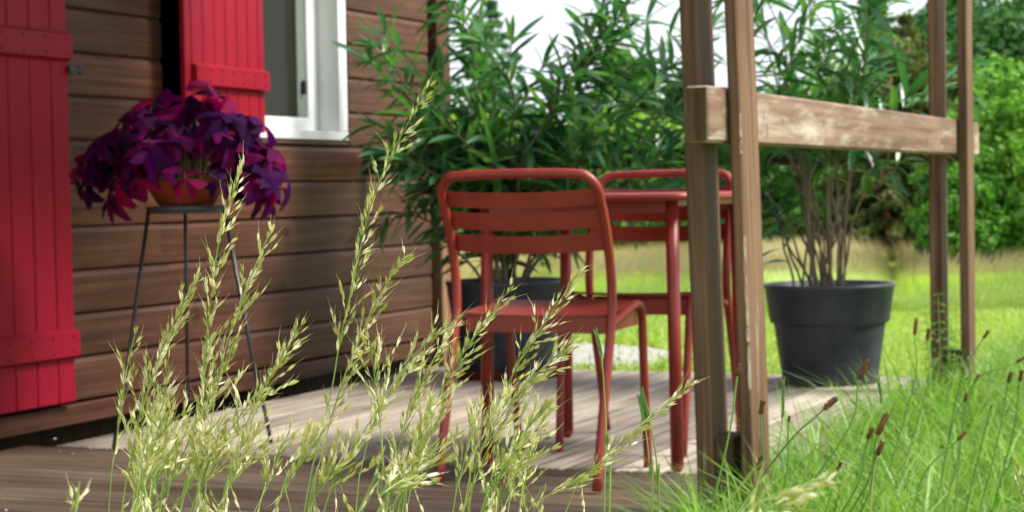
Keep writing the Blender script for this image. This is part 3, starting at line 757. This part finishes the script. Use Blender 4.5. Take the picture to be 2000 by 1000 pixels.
SHARP = [
 ('tallest oat grass stalk, its dense head rising beside the window side of the wall', [(833,172),(800,235),(760,310),(725,400),(705,480),(688,560),(665,660),(648,760),(620,880),(596,990)], 1.82, 100, .020, 1, .66),
 ('pale straw coloured stalk whose tip ends under the terracotta bowl', [(472,330),(448,400),(428,470),(415,560),(404,650),(398,760),(392,860),(388,990)], 1.74, 100, .022, 2, .80),
 ('stalk with side sprays opening right, just right of the pale straw stalk', [(527,458),(498,520),(470,590),(446,660),(425,750),(410,850),(400,990)], 1.76, 64, .034, 3, .72),
 ('dense leaning stalk in front of the left leg of the plant stand', [(384,545),(352,600),(325,660),(296,740),(270,830),(250,930),(238,1000)], 1.76, 110, .030, 4, .90),
 ('thin sparse stalk farthest left, standing before the red shutter side', [(262,660),(248,720),(238,790),(225,880),(213,995)], 1.78, 26, .026, 5, .72),
 ('broad stalk leaning right across the right leg of the plant stand', [(583,640),(545,705),(505,775),(475,850),(448,930),(430,1000)], 1.76, 80, .034, 6, .85),
 ('slender stalk leaning right just beside the tallest one', [(790,502),(752,560),(712,640),(678,720),(652,800),(625,900),(608,995)], 1.84, 80, .024, 7, .72),
 ('stalk with its tip before the seat of the nearer chair', [(995,565),(950,625),(905,690),(860,770),(825,850),(800,930),(782,1000)], 1.80, 84, .024, 8, .74),
 ('stalk whose tip rises highest in front of the nearer chair seat', [(1128,535),(1085,600),(1040,665),(1000,735),(965,810),(935,900),(915,1000)], 1.82, 84, .024, 9, .74),
 ('stalk leaning before the left legs of the nearer chair', [(888,625),(838,668),(792,715),(755,770),(725,840),(705,920),(695,1000)], 1.80, 56, .028, 10, .66),
 ('stalk with a thick head crossing between the legs of the nearer chair', [(1112,672),(1060,718),(1010,770),(962,840),(925,915),(905,1000)], 1.76, 84, .034, 11, .80),
 ('stalk leaning far right with its tip against the near posts', [(1345,752),(1290,800),(1235,845),(1185,890),(1140,940),(1105,1000)], 1.84, 72, .014, 12, .85),
 ('low stalk leaning right near the foot of the nearer chair', [(1150,928),(1100,950),(1060,975),(1030,1000)], 1.78, 26, .016, 13, .9),
 ('whitish star shaped open head above the light deck boards', [(722,668),(728,710),(735,760),(742,820),(748,900),(742,1000)], 1.70, 30, .040, 14, .55),
 ('stalk with its tip near the bottom corner of the wall', [(880,645),(842,710),(808,780),(785,850),(768,930),(755,1000)], 1.86, 60, .028, 15, .7),
]
cnt = 0
for a in SHARP: cnt += stalk(*a)
# the thicket of lower heads
rs = random.Random(77)
wherex = ['at the far left of the thicket', 'in the left thicket before the black stand', 'in the thicket under the pale straw stalk', 'in the thicket before the dark front boards', 'under the tallest stalk', 'in the low thicket left of the nearer chair', 'before the left foot of the nearer chair', 'before the right foot of the nearer chair']
low = []
for i in range(21): low.append((rs.uniform(270, 570), rs.uniform(690, 900)))
for i in range(17): low.append((rs.uniform(590, 1090), rs.uniform(790, 920)))
heights = ['tall', 'middling', 'low']
adj = ['golden', 'pale', 'greenish', 'whitish', 'straw toned', 'yellow green']
used = set()
for i, (x, y) in enumerate(low):
    wx = wherex[0 if x < 300 else 1 if x < 380 else 2 if x < 470 else 3 if x < 570 else 4 if x < 720 else 5 if x < 850 else 6 if x < 960 else 7]
    dx = rs.uniform(50, 150) if x > 420 else rs.uniform(20, 60); D = rs.choice((1.5, 1.66, 1.76, 1.8, 1.88, 1.95))
    px = [(x, y)]; h_ = 1000-y
    for k_ in (1, 2, 3, 4): px.append((x-dx*(k_/4)**.8*(h_/250), y+h_*k_/4))
    lab = '%s oat grass head %s' % (adj[i % 6], wx); q = 0
    while lab in used:
        q += 1; lab = '%s %s oat grass head %s' % (heights[q % 3], adj[(i+q) % 6], wx)
    used.add(lab)
    cnt += stalk(lab, px, D, rs.randint(18, 46), rs.uniform(.026, .050), 100+i, .95)
for i, (lab, px, D, n_sp) in enumerate([
  ('very blurred oat grass head close by at the foot of the near posts', [(1600, 935), (1540, 960), (1470, 985), (1400, 1010)], 1.02, 34),
  ('blurred drooping head under the near posts, left of the lowest one', [(1540, 985), (1480, 1000), (1420, 1030)], 1.1, 22),
  ('blurred yellow green tip poking up at the bottom left before the deck', [(155, 968), (148, 1000), (140, 1040)], 1.15, 10),
  ('soft blurred head low before the dark boards under the tallest stalk', [(860, 905), (800, 930), (740, 970), (690, 1020)], 1.2, 30),
  ('pale drooping head at the lower right corner among the green grass', [(1985, 905), (1995, 950), (2010, 1010)], 2.2, 16)]):
    cnt += stalk(lab, px, D, n_sp, .018, 300+i, .95, .85)
print('spikelets', cnt)

cl = rng.uniform(0, 1, (2600, 2)); cx = -.42+cl[:, 0]*.62; cy = 1.45+cl[:, 1]*.6
blades_late = (cx, cy)
# green rye spikes
for i, (lab, px) in enumerate([
   ('upright green rye spike in front of the nearer chair rear leg', [(1185, 862), (1190, 905), (1192, 960), (1190, 1000)]),
   ('green rye spike with bent tip between the nearer chair and the posts', [(1255, 770), (1268, 820), (1280, 880), (1285, 950), (1286, 1000)]),
   ('long green rye spike hanging before the far right chair legs', [(1250, 780), (1262, 845), (1270, 925), (1274, 1000)]),
   ('green rye spike crossing the lower seat gap of the nearer chair', [(1165, 655), (1175, 700), (1180, 760), (1184, 860), (1180, 1000)]),
   ('green rye spike right beside the near outer post', [(1530, 745), (1528, 820), (1518, 890), (1505, 1000)]),
   ('green rye spike standing before the right pot base', [(1716, 745), (1722, 790), (1722, 870), (1700, 1000)])]):
    rr = random.Random(500+i); D = 2.0 if i < 4 else 2.6
    pts = [P(x, y, D) for x, y in px][::-1]; lo = pts[0]; base = Vector((lo.x-.02, lo.y, GZ+.005))
    root = thing('rye_grass', lab, 'grass stalk', base, 0, 'green rye grass spikes')
    path = arc([q-base for q in [base]+pts], 5)
    MB().tube(path, [.0012*(1-.5*k_/len(path)) for k_ in range(len(path))], 5).build('stem', M['stem_g'], root)
    up_ = path[-6:]
    me = MB().tube([(0, 0, 0), (0, 0, .003), (0, 0, .006), (0, 0, .010)], [.0004, .0013, .0010, .0002], 5).mesh('spikelet', M['rye'])
    for k_ in range(22):
        f_ = k_/22*(len(up_)-1.01); j = int(f_); q = up_[j]+(up_[j+1]-up_[j])*(f_-j); dr = (up_[j+1]-up_[j]).normalized()
        sdv = (dr+rt*(.2 if k_ % 2 else -.2)+Vector((0, rr.uniform(-.1, .1), 0))).normalized()
        put('spikelet', me, root, q, sdv.to_track_quat('Z', 'Y'))

# brown foxtail heads
FX = [(1678, 742, 1692, 700, 'tallest brown seed head before the right pot base', 2.6), (1608, 800, 1632, 775, 'tilted brown seed head over the right edge of the deck', 2.6), (1540, 825, 1541, 812, 'small brown seed head low beside the near outer post', 2.7),
      (1713, 850, 1728, 805, 'long slanting brown seed head above the bottom grass', 2.5), (1694, 858, 1702, 835, 'hooked brown seed head left of the long slanting one', 2.5), (1712, 890, 1722, 862, 'brown seed head just below the long slanting one', 2.5),
      (1636, 920, 1641, 902, 'short pale brown seed head low under the tilted one', 2.5), (1440, 735, 1444, 710, 'curled tan seed head in front of the gap between near posts', 2.4), (1486, 810, 1487, 782, 'straight tan seed head on the near outer post', 2.4),
      (1481, 918, 1484, 890, 'dark seed head low on the near outer post', 2.4), (1786, 655, 1786, 620, 'slim rusty seed head left of the far posts', 4.2), (1811, 665, 1811, 640, 'slim rusty seed head nearest the far inner post', 4.2),
      (1920, 662, 1929, 645, 'dark seed head just right of the far outer post', 4.0), (1903, 748, 1912, 730, 'paired brown seed head below the far outer post', 3.8), (1969, 748, 1973, 726, 'brown seed head near the right edge above the thick grass', 3.6),
      (1991, 745, 1994, 722, 'brown seed head closest to the right edge', 3.6), (1884, 785, 1886, 768, 'small rust seed head in the middle of the meadow', 3.6), (1934, 800, 1936, 792, 'tiny dark seed head low right in the meadow', 3.6), (1985, 708, 2000, 698, 'slanted seed head cut by the right edge', 3.4), (1870, 860, 1885, 842, 'drooping brown seed head deep in the right grass', 3.2)]
for i, (x0, y0, x1, y1, lab, D) in enumerate(FX):
    rr = random.Random(600+i); a, b_ = P(x0, y0, D), P(x1, y1, D)
    dv = (b_-a).normalized(); hh = a.z-GZ
    lo = a-dv*min(.10, hh*.4); slope = .75 if i in (0, 1, 3, 4, 5) else .25
    base = Vector((a.x-hh*slope, a.y, GZ+.004))
    root = thing('foxtail_grass', lab, 'grass stalk', base, 0, 'brown headed foxtail grasses')
    path = arc([q-base for q in [base, (base*.5+lo*.5), lo, a]], 5)
    MB().tube(path, [.0013]*len(path), 5).build('stem', M['rye'], root)
    L_ = (b_-a).length; k_ = 9; rad = min(.0040, L_*.16)
    cen = [a-base+dv*L_*j/k_+Vector((.10*L_*math.sin(j/k_*1.5), 0, 0)) for j in range(k_+1)]
    hb = MB().tube(cen, [rad*(math.sin(math.pi*(.05+.92*j/k_))**.6) for j in range(k_+1)], 9)
    for q in range(150):
        j = rr.uniform(0, k_-1); jj = int(j); c_ = cen[jj]+(cen[jj+1]-cen[jj])*(j-jj); an = rr.uniform(0, 6.28)
        o1 = dv.orthogonal().normalized(); o2 = dv.cross(o1); rd = o1*math.cos(an)+o2*math.sin(an)
        e_ = c_+rd*(rad*1.35)+dv*.003
        hb.add([c_+rd*rad*.7+dv*.0008, c_+rd*rad*.7-dv*.0008, e_], [(0, 1, 2)])
    hb.build('seed_head', M['head'], root)

# ------------------------------------------------------------------ meadow and lawn blades
def blades(name, pos, hgt, wid, lean, mat, seed, kind='stuff', seg=3):
    r_ = np.random.default_rng(seed); n = len(pos)
    az = r_.uniform(0, 2*np.pi, n); wa = r_.uniform(0, 2*np.pi, n); ln = lean*r_.uniform(.2, 1.0, n)
    dx, dy = np.cos(az), np.sin(az); wx, wy = np.cos(wa), np.sin(wa)
    vs = np.zeros((n, 2*seg+1, 3))
    for i in range(seg):
        u = i/seg; w_ = wid*(1-.55*u)*.5
        cx = pos[:, 0]+dx*hgt*ln*u*u; cy = pos[:, 1]+dy*hgt*ln*u*u; cz = pos[:, 2]+hgt*(u-.30*ln*u*u)
        vs[:, 2*i] = np.stack([cx-wx*w_, cy-wy*w_, cz], 1); vs[:, 2*i+1] = np.stack([cx+wx*w_, cy+wy*w_, cz], 1)
    vs[:, 2*seg] = np.stack([pos[:, 0]+dx*hgt*ln, pos[:, 1]+dy*hgt*ln, pos[:, 2]+hgt*(1-.30*ln)], 1)
    tr = []
    for i in range(seg-1): a = 2*i; tr += [(a, a+1, a+3), (a, a+3, a+2)]
    a = 2*(seg-1); tr.append((a, a+1, a+2))
    tr = np.array(tr); fs = (np.arange(n)*(2*seg+1))[:, None, None]+tr[None]
    me = np_mesh(name, vs.reshape(-1, 3), fs.reshape(-1, 3), mat)
    return put(name, me, None, kind=kind)
def sn_to_xy(s, n): return s*dS.x+n*dN.x, s*dS.y+n*dN.y
n = 95000
s_ = rng.uniform(2.6, 9.6, n); nn = -1.40+rng.uniform(0, 1, n)**1.15*3.6
x, y = sn_to_xy(s_, nn)
clump = np.sin(x*5.3+1.2)*np.cos(y*4.1)+.6*np.sin(x*13+y*9)
keep = (x/y*3761+1000 > 1330) & (x/y*3761+1000 < 2200) & (y > 2.9) & (rng.uniform(-1.6, 1.2, n) < clump+.6)
x, y, s_, clump = x[keep], y[keep], s_[keep], clump[keep]
hh = rng.uniform(.14, .37, len(x))*(1+.22*clump)*np.clip(1.12-.045*(s_-3), .75, 1.1)
blades('meadow_grass', np.stack([x, y, np.full(len(x), GZ)], 1), hh, rng.choice([.0032, .0048, .0065, .009], len(x)), 1.15, M['blade'], 3, seg=4)
ii = rng.choice(len(x), 600); blades('dry_meadow_stalks', np.stack([x[ii]+.01, y[ii]+.01, np.full(600, GZ)], 1), rng.uniform(.2, .42, 600), .0035, .7, M['dry_blade'], 31, seg=4)
ii = rng.choice(len(x), 5200); hv = []; px_, py_ = x[ii]+rng.uniform(-.03, .03, 5200), y[ii]+rng.uniform(-.03, .03, 5200)
pz_ = GZ+rng.uniform(.04, .24, 5200); aa = rng.uniform(0, 6.28, 5200); ll = rng.uniform(.008, .019, 5200); tz = rng.uniform(-.5, .5, 5200)
hv = np.stack([np.stack([px_, py_, pz_], 1), np.stack([px_+ll*np.cos(aa)+ll*.5*np.sin(aa), py_+ll*np.sin(aa)-ll*.5*np.cos(aa), pz_+ll*tz], 1), np.stack([px_+2*ll*np.cos(aa), py_+2*ll*np.sin(aa), pz_+ll*tz], 1), np.stack([px_+ll*np.cos(aa)-ll*.5*np.sin(aa), py_+ll*np.sin(aa)+ll*.5*np.cos(aa), pz_+ll*tz*.3], 1)], 1)
put('ground_herbs', np_mesh('ground_herbs', hv.reshape(-1, 3), (np.arange(5200)*4)[:, None]+np.arange(4)[None], M['weed']), None, kind='stuff')
n = 26000
s_ = rng.uniform(2.6, 4.4, n); nn = rng.uniform(-1.40, -.3, n); x, y = sn_to_xy(s_, nn); k_ = (x/y*3761+1000 > 980)
x, y = x[k_][:9000], y[k_][:9000]
blades('verge_grass', np.stack([x, y, np.full(len(x), GZ)], 1), rng.uniform(.08, .26, len(x)), .004, .8, M['blade'], 4, seg=4)
cx, cy = blades_late
blades('tussock_grass', np.stack([cx, cy, np.full(len(cx), GZ)], 1), rng.uniform(.12, .40, len(cx)), .0028, .7, M['blade'], 14, seg=4)
# mown lawn and taller meadow behind
def field(name, D0, D1, n, h0, h1, wid, lean, mat, seed, xl=700, xr=2150, skipdeck=True):
    r_ = np.random.default_rng(seed); D = D0+(D1-D0)*r_.uniform(0, 1, n)**.9; px = r_.uniform(xl, xr, n); x = (px-1000)/3761*D
    s = x*dS.x+D*dS.y; nn = x*dN.x+D*dN.y
    k_ = ~((s < END+.05) & (nn < -1.4)) & ~((nn < -3.55) & (s < 8.5))
    gx = ((x-P(1165, 683, 10.4).x)/.42)**2+((D-P(1165, 683, 10.4).y)/.8)**2
    k_ &= (gx > 1) | (r_.uniform(0, 1, n) < .12)
    x, D = x[k_], D[k_]
    pat = .5+.5*np.sin(x*1.7+D*.8)*np.cos(D*1.3)
    h = r_.uniform(h0, h1, len(x))*(.75+.5*pat)
    blades(name, np.stack([x, D, np.full(len(x), GZ)], 1), h, wid, lean, mat, seed, seg=2)
field('lawn_grass', 8.0, 14.5, 60000, .035, .085, .012, .9, M['lawn_blade'], 5)
field('tall_lawn_grass', 13.2, 21.5, 42000, .10, .20, .016, .8, M['lawn_blade'], 6)
field('dry_meadow_grass', 17.0, 26.0, 26000, .22, .36, .014, .5, M['dry_blade'], 7)

# weeds near the far posts, deck end and post feet
def weed(label, loc, h, nst, seed, spread=.12, cat='weed'):
    r_ = random.Random(seed); root = thing('leafy_weed', label, cat, loc, r_.uniform(0, 6), 'leafy weeds round the deck')
    st = MB(); lf = MB()
    for i in range(nst):
        a = r_.uniform(0, 6.28); tp_ = Vector((math.cos(a)*spread*r_.random(), math.sin(a)*spread*r_.random(), h*r_.uniform(.6, 1)))
        p0 = Vector((tp_.x*.3, tp_.y*.3, 0)); st.tube([p0, (p0+tp_)/2, tp_], [.003, .0025, .0012], 4)
        k_ = int(tp_.z/.03)
        for j in range(2, k_+1):
            q = p0+(tp_-p0)*j/k_
            for s_ in (0, math.pi):
                an = j*1.57+s_+r_.uniform(-.3, .3); L_ = r_.uniform(.03, .06)*(1.15-.5*j/k_); d_ = Vector((math.cos(an), math.sin(an), r_.uniform(-.3, .5))).normalized()
                sd_ = d_.cross(Vector((0, 0, 1))).normalized()*L_*.24
                lf.add([q, q+d_*L_*.45+sd_, q+d_*L_+Vector((0, 0, -.01)), q+d_*L_*.45-sd_], [(0, 1, 2, 3)])
    st.build('stem', M['stem_g'], root); lf.build('foliage', M['weed'], root)
weed('tall leafy weed climbing in front of the far inner post', W(6.75, -1.30, GZ), .56, 5, 1, .07)
weed('bushy leafy weed at the foot of the far posts', W(6.55, -1.18, GZ), .36, 9, 2, .16)
weed('leafy weed in the meadow right of the far posts', W(6.5, -.82, GZ), .30, 8, 3, .18)
weed('low leafy weed between the far posts and the right pot', W(6.85, -1.36, GZ), .34, 6, 4, .1)
weed('small weed at the cabin corner beyond the deck', W(7.85, -3.62, GZ), .22, 8, 5, .12)
weed('low weed clump at the deck end behind the table', W(7.85, -2.75, GZ), .22, 12, 6, .22)
weed('low weed clump at the deck end left of the right pot', W(7.8, -2.1, GZ), .25, 9, 7, .12)
weed('low weed clump along the deck end beside the left pot', W(7.8, -3.05, GZ), .21, 12, 8, .22)
weed('spindly green weed at the foot of the near posts', W(4.05, -1.28, GZ), .24, 5, 9, .08)

PL = ['white petal nearest the wall on the dark front boards', 'white petal second from the wall on the dark front boards', 'white petal farthest left of the lower petal pair', 'white petal farthest right of the lower petal pair', 'white petal at the very bottom left corner of the deck', 'white petal in the dark gap under the wall near the stand']
# fallen white petals on the front boards
for i, (x, y) in enumerate([(104, 859), (134, 871), (120, 884), (150, 887), (15, 997), (298, 775)]):
    D = H/((y-387)/F_PX); q = P(x, y, 1); r_ = q-Vector((0, 0, H)); tt = H/(-r_.z); loc = Vector((0, 0, H))+r_*tt
    o = MB().add([(0, 0, .002), (.009, .003, .004), (.012, .010, .002), (.003, .009, .005)], [(0, 1, 2, 3)]).build('fallen_petal', M['petal'], loc=loc, rot=(0, 0, i))
    tag(o, PL[i], 'petal', 'white petals on the deck')

# ------------------------------------------------------------------ trees and bushes
def leafcloud(centers, radii, per, size, mat, seed, flat=1.0, name='crown', outward=.7, sy=1.6):
    r_ = np.random.default_rng(seed); C = np.repeat(np.array(centers), per, 0); Rr = np.repeat(np.array(radii), per)
    n = len(C); d = r_.normal(size=(n, 3)); d /= np.linalg.norm(d, axis=1)[:, None]
    rad = Rr*(r_.uniform(.15, 1, n)**.45)
    p = C+d*rad[:, None]*np.array([1, 1, flat])
    nrm = d*outward+r_.normal(size=(n, 3))*.55+np.array([0, 0, .35]); nrm /= np.linalg.norm(nrm, axis=1)[:, None]
    a = np.cross(nrm, r_.normal(size=(n, 3))); a /= np.linalg.norm(a, axis=1)[:, None]; b_ = np.cross(nrm, a)
    s = size*r_.uniform(.6, 1.3, n)[:, None]
    v = np.stack([p-a*s*sy*.5, p+b_*s*.42, p+a*s*sy*.5, p-b_*s*.42], 1)
    f = (np.arange(n)*4)[:, None]+np.arange(4)[None]
    return np_mesh(name, v.reshape(-1, 3), f, mat)
def broadleaf(name, label, X, D, w_, h, mat, seed, clumps=60, per=220, size=.07, z0=.0, trunk=True, cat='tree', group='trees and bushes beyond the lawn', bark='bark', depth=None):
    r_ = random.Random(seed); root = thing(name, label, cat, (X, D, GZ), r_.uniform(-.3, .3), group)
    cs, rs_ = [], []
    for i in range(clumps):
        u = r_.uniform(0, 2*math.pi); v = r_.uniform(-1, 1); q = r_.uniform(.45, 1.0)
        c_ = math.sqrt(1-v*v); zz = z0+(h-z0)*(.5+.43*v*q); wv = (1-.35*max(0, v))
        cs.append((w_/2*c_*math.cos(u)*q*wv*.9, (depth or w_)/2*c_*math.sin(u)*q*wv*.9, zz)); rs_.append(r_.uniform(.14, .28)*min(w_, h)*.62)
    put('crown', leafcloud(cs, rs_, per, size, M[mat], seed, .8), root)
    if trunk:
        tb_ = MB(); tb_.tube([(0, 0, -.02), (.03*h, .01, h*.25), (.01*h, 0, h*.55), (0, 0, h*.8)], [.035*h*.6, .028*h*.6, .018*h*.6, .006*h], 8)
        for i in range(6):
            c_ = Vector(cs[i*3]); z_ = h*r_.uniform(.2, .5); tb_.tube([(0, 0, z_), (c_.x*.5, c_.y*.5, (z_+c_.z)/2+.05), tuple(c_)], [.010*h, .007*h, .003*h], 6)
        tb_.build('trunk', M[bark], root)
    return root
def conifer(name, label, X, D, w_, h, mat, seed, size=.08, tiers=26, bark='bark', z0=.1, dens=1.0, cat='conifer'):
    r_ = random.Random(seed); root = thing(name, label, cat, (X, D, GZ), 0, 'conifers beyond the lawn')
    cs, rs_ = [], []; tr = MB().tube([(0, 0, 0), (0, 0, h*.5), (0, 0, h*.99)], [.018*h, .011*h, .002*h], 8)
    for i in range(tiers):
        u = i/(tiers-1); z = z0*h+(h*(1-z0))*u; rr = w_/2*(1-u)**.85+.02*h*(1-u)
        nb = max(3, int((5+9*(1-u))*dens)); a0 = r_.uniform(0, 6)
        for k_ in range(nb):
            a = a0+2*math.pi*k_/nb+r_.uniform(-.25, .25); L_ = rr*r_.uniform(.7, 1.12)
            e_ = Vector((math.cos(a)*L_, math.sin(a)*L_, z-.22*L_+.0))
            tr.tube([(0, 0, z), tuple(e_)], [.003*h, .0008*h], 4, False)
            m_ = max(2, int(L_/(.045*h)))
            for j in range(m_):
                f_ = (j+1)/m_; cs.append((e_.x*f_, e_.y*f_, z+(e_.z-z)*f_)); rs_.append(.026*h*(1.25-.6*f_)*r_.uniform(.8, 1.3))
    cs.append((0, 0, h*.985)); rs_.append(.012*h)
    put('crown', leafcloud(cs, rs_, 26, size, M[mat], seed, .5, outward=.3, sy=2.4), root); tr.build('trunk', M[bark], root)
    return root
def XD(px, D): return (px-1000)/3761*D
# right side
broadleaf('leafy_bush', 'dense bright green bush at the right edge beyond the lawn', XD(1990, 19.5), 19.5, 2.0, 2.25, 'crown_fresh', 41, 90, 260, .055, trunk=False, cat='bush')
broadleaf('leafy_bush', 'lower dark green bush between the far posts and the right edge', XD(1900, 18.8), 18.8, 1.25, 1.28, 'crown_mid', 42, 60, 240, .05, trunk=False, cat='bush')
broadleaf('leafy_bush', 'fresh green bush seen between the two far posts', XD(1845, 20.5), 20.5, .8, 1.3, 'crown_mid', 43, 50, 200, .055, trunk=False, cat='bush')
broadleaf('broadleaf_tree', 'big dark green tree rising above the bright bush at the right', XD(2010, 30), 30, 5.2, 4.2, 'crown_dark', 44, 90, 260, .10, z0=.3)
broadleaf('broadleaf_tree', 'dark green tree behind the far posts', XD(1880, 34), 34, 4.0, 4.5, 'crown_dark', 45, 80, 260, .11, z0=.3)
broadleaf('broadleaf_tree', 'mid green tree just left of the far inner post top', XD(1745, 36), 36, 3.6, 3.1, 'crown_mid', 46, 80, 240, .11, z0=.3)
conifer('spruce_tree', 'dark spruce whose tip shows above the tall oleander', XD(1712, 40), 40, 2.6, 5.3, 'crown_dark', 47, .10)
conifer('spruce_tree', 'thin spruce tip against the sky left of the far posts', XD(1795, 44), 44, 1.6, 4.6, 'crown_dark', 48, .10)
conifer('larch_tree', 'olive toned conifer with low drooping branches behind the right pot', XD(1775, 23.5), 23.5, 2.6, 2.9, 'crown_olive', 49, .07, 20, 'pinebark', .12)
broadleaf('leafy_bush', 'dark low bush behind the olive conifer', XD(1740, 27), 27, 3.4, 2.2, 'crown_mid', 50, 70, 220, .08, trunk=False, cat='bush')
# crooked red-barked trunk
pt_ = thing('pine_tree', 'crooked red barked pine trunk seen beneath the right beam', 'tree', (XD(1735, 23), 23, GZ), 0, 'trees and bushes beyond the lawn')
MB().tube(arc([(.08, 0, 0), (.04, 0, .25), (-.02, .0, .55), (-.10, 0, .80), (-.06, 0, 1.05), (.03, 0, 1.35), (.05, 0, 2.2)], 5), [.055-.0012*i for i in range(31)], 8).build('trunk', M['pinebark'], pt_, smooth=True)
put('crown', leafcloud([(.4, .2, 1.9), (-.3, 0, 2.1), (.1, .3, 2.3), (-.5, .2, 1.7), (.5, 0, 2.2), (0, 0, 2.5)], [.35]*6, 400, .06, M['crown_olive'], 51, .6), pt_)
broadleaf('leafy_bush', 'mid green bush behind the bare stems of the right oleander', XD(1620, 25), 25, 1.9, 1.75, 'crown_mid', 52, 60, 220, .07, trunk=False, cat='bush')
broadleaf('broadleaf_tree', 'dark tree behind the top of the right oleander', XD(1600, 32), 32, 3.0, 2.9, 'crown_mid', 53, 70, 240, .10, z0=.3)
broadleaf('broadleaf_tree', 'green tree partly behind the near posts', XD(1430, 30), 30, 2.6, 2.65, 'crown_mid', 54, 60, 240, .09, z0=.2)
# left half
broadleaf('broadleaf_tree', 'round topped mid green tree against the sky left of the near posts', XD(1218, 40), 40, 2.2, 4.05, 'crown_mid', 55, 70, 260, .11, z0=.6)
broadleaf('broadleaf_tree', 'dark tree just left of the near posts', XD(1330, 38), 38, 2.0, 3.35, 'crown_dark', 56, 60, 240, .11, z0=.4)
conifer('spruce_tree', 'pointed spruce against the sky at the cabin corner', XD(968, 44), 44, 3.6, 5.15, 'crown_blue', 57, .10, 22, dens=.55)
for i, (px, D, w_, h, mt, lab) in enumerate([
   (905, 26, 1.6, 1.95, 'crown_light', 'light green bush just right of the cabin corner'),
   (985, 29, 1.9, 2.05, 'crown_light', 'light green bush under the pointed spruce'),
   (1075, 27, 1.9, 1.95, 'crown_light', 'light green bush behind the middle of the left oleander'),
   (1165, 29, 1.9, 2.15, 'crown_light', 'light green bush below the round topped tree'),
   (1260, 26, 1.7, 1.75, 'crown_light', 'light green bush right of the round topped tree'),
   (1330, 24.5, 1.5, 1.45, 'crown_mid', 'mid green bush beyond the table edge'),
   (1230, 23.5, 1.5, .95, 'crown_mid', 'low dark bush line seen under the far chair slats'),
   (1110, 23.5, 1.7, 1.0, 'crown_mid', 'low bush line seen through the nearer chair back'),
   (960, 23.5, 1.8, 1.05, 'crown_mid', 'low bush left of the nearer chair'),
   (1530, 23.5, 1.3, 1.15, 'crown_mid', 'low bush just right of the near posts'),
   (1420, 24, 1.4, 1.2, 'crown_mid', 'low bush between the near posts')]):
    broadleaf('leafy_bush', lab, XD(px, D), D, w_, h*(1.15 if mt == 'crown_light' else 1), mt, 70+i, 45, 200, .07, trunk=False, cat='bush')
# distant wood that closes the view outside the near bushes
cs, rs_ = [], []; r_ = random.Random(99)
for i in range(260):
    a = r_.uniform(-.55, .65); D = r_.uniform(62, 78); cs.append((a*D, D, GZ+r_.uniform(0, 1.0)**.8*(2.6 if a < .12 else 5.0))); rs_.append(r_.uniform(.8, 1.5))
put('distant_wood', leafcloud(cs, rs_, 170, .26, M['crown_mid'], 98, .8, 'distant_wood'), None, kind='stuff')
print('objects', len(sc.objects), 'tris', sum(len(me.polygons) for me in bpy.data.meshes))
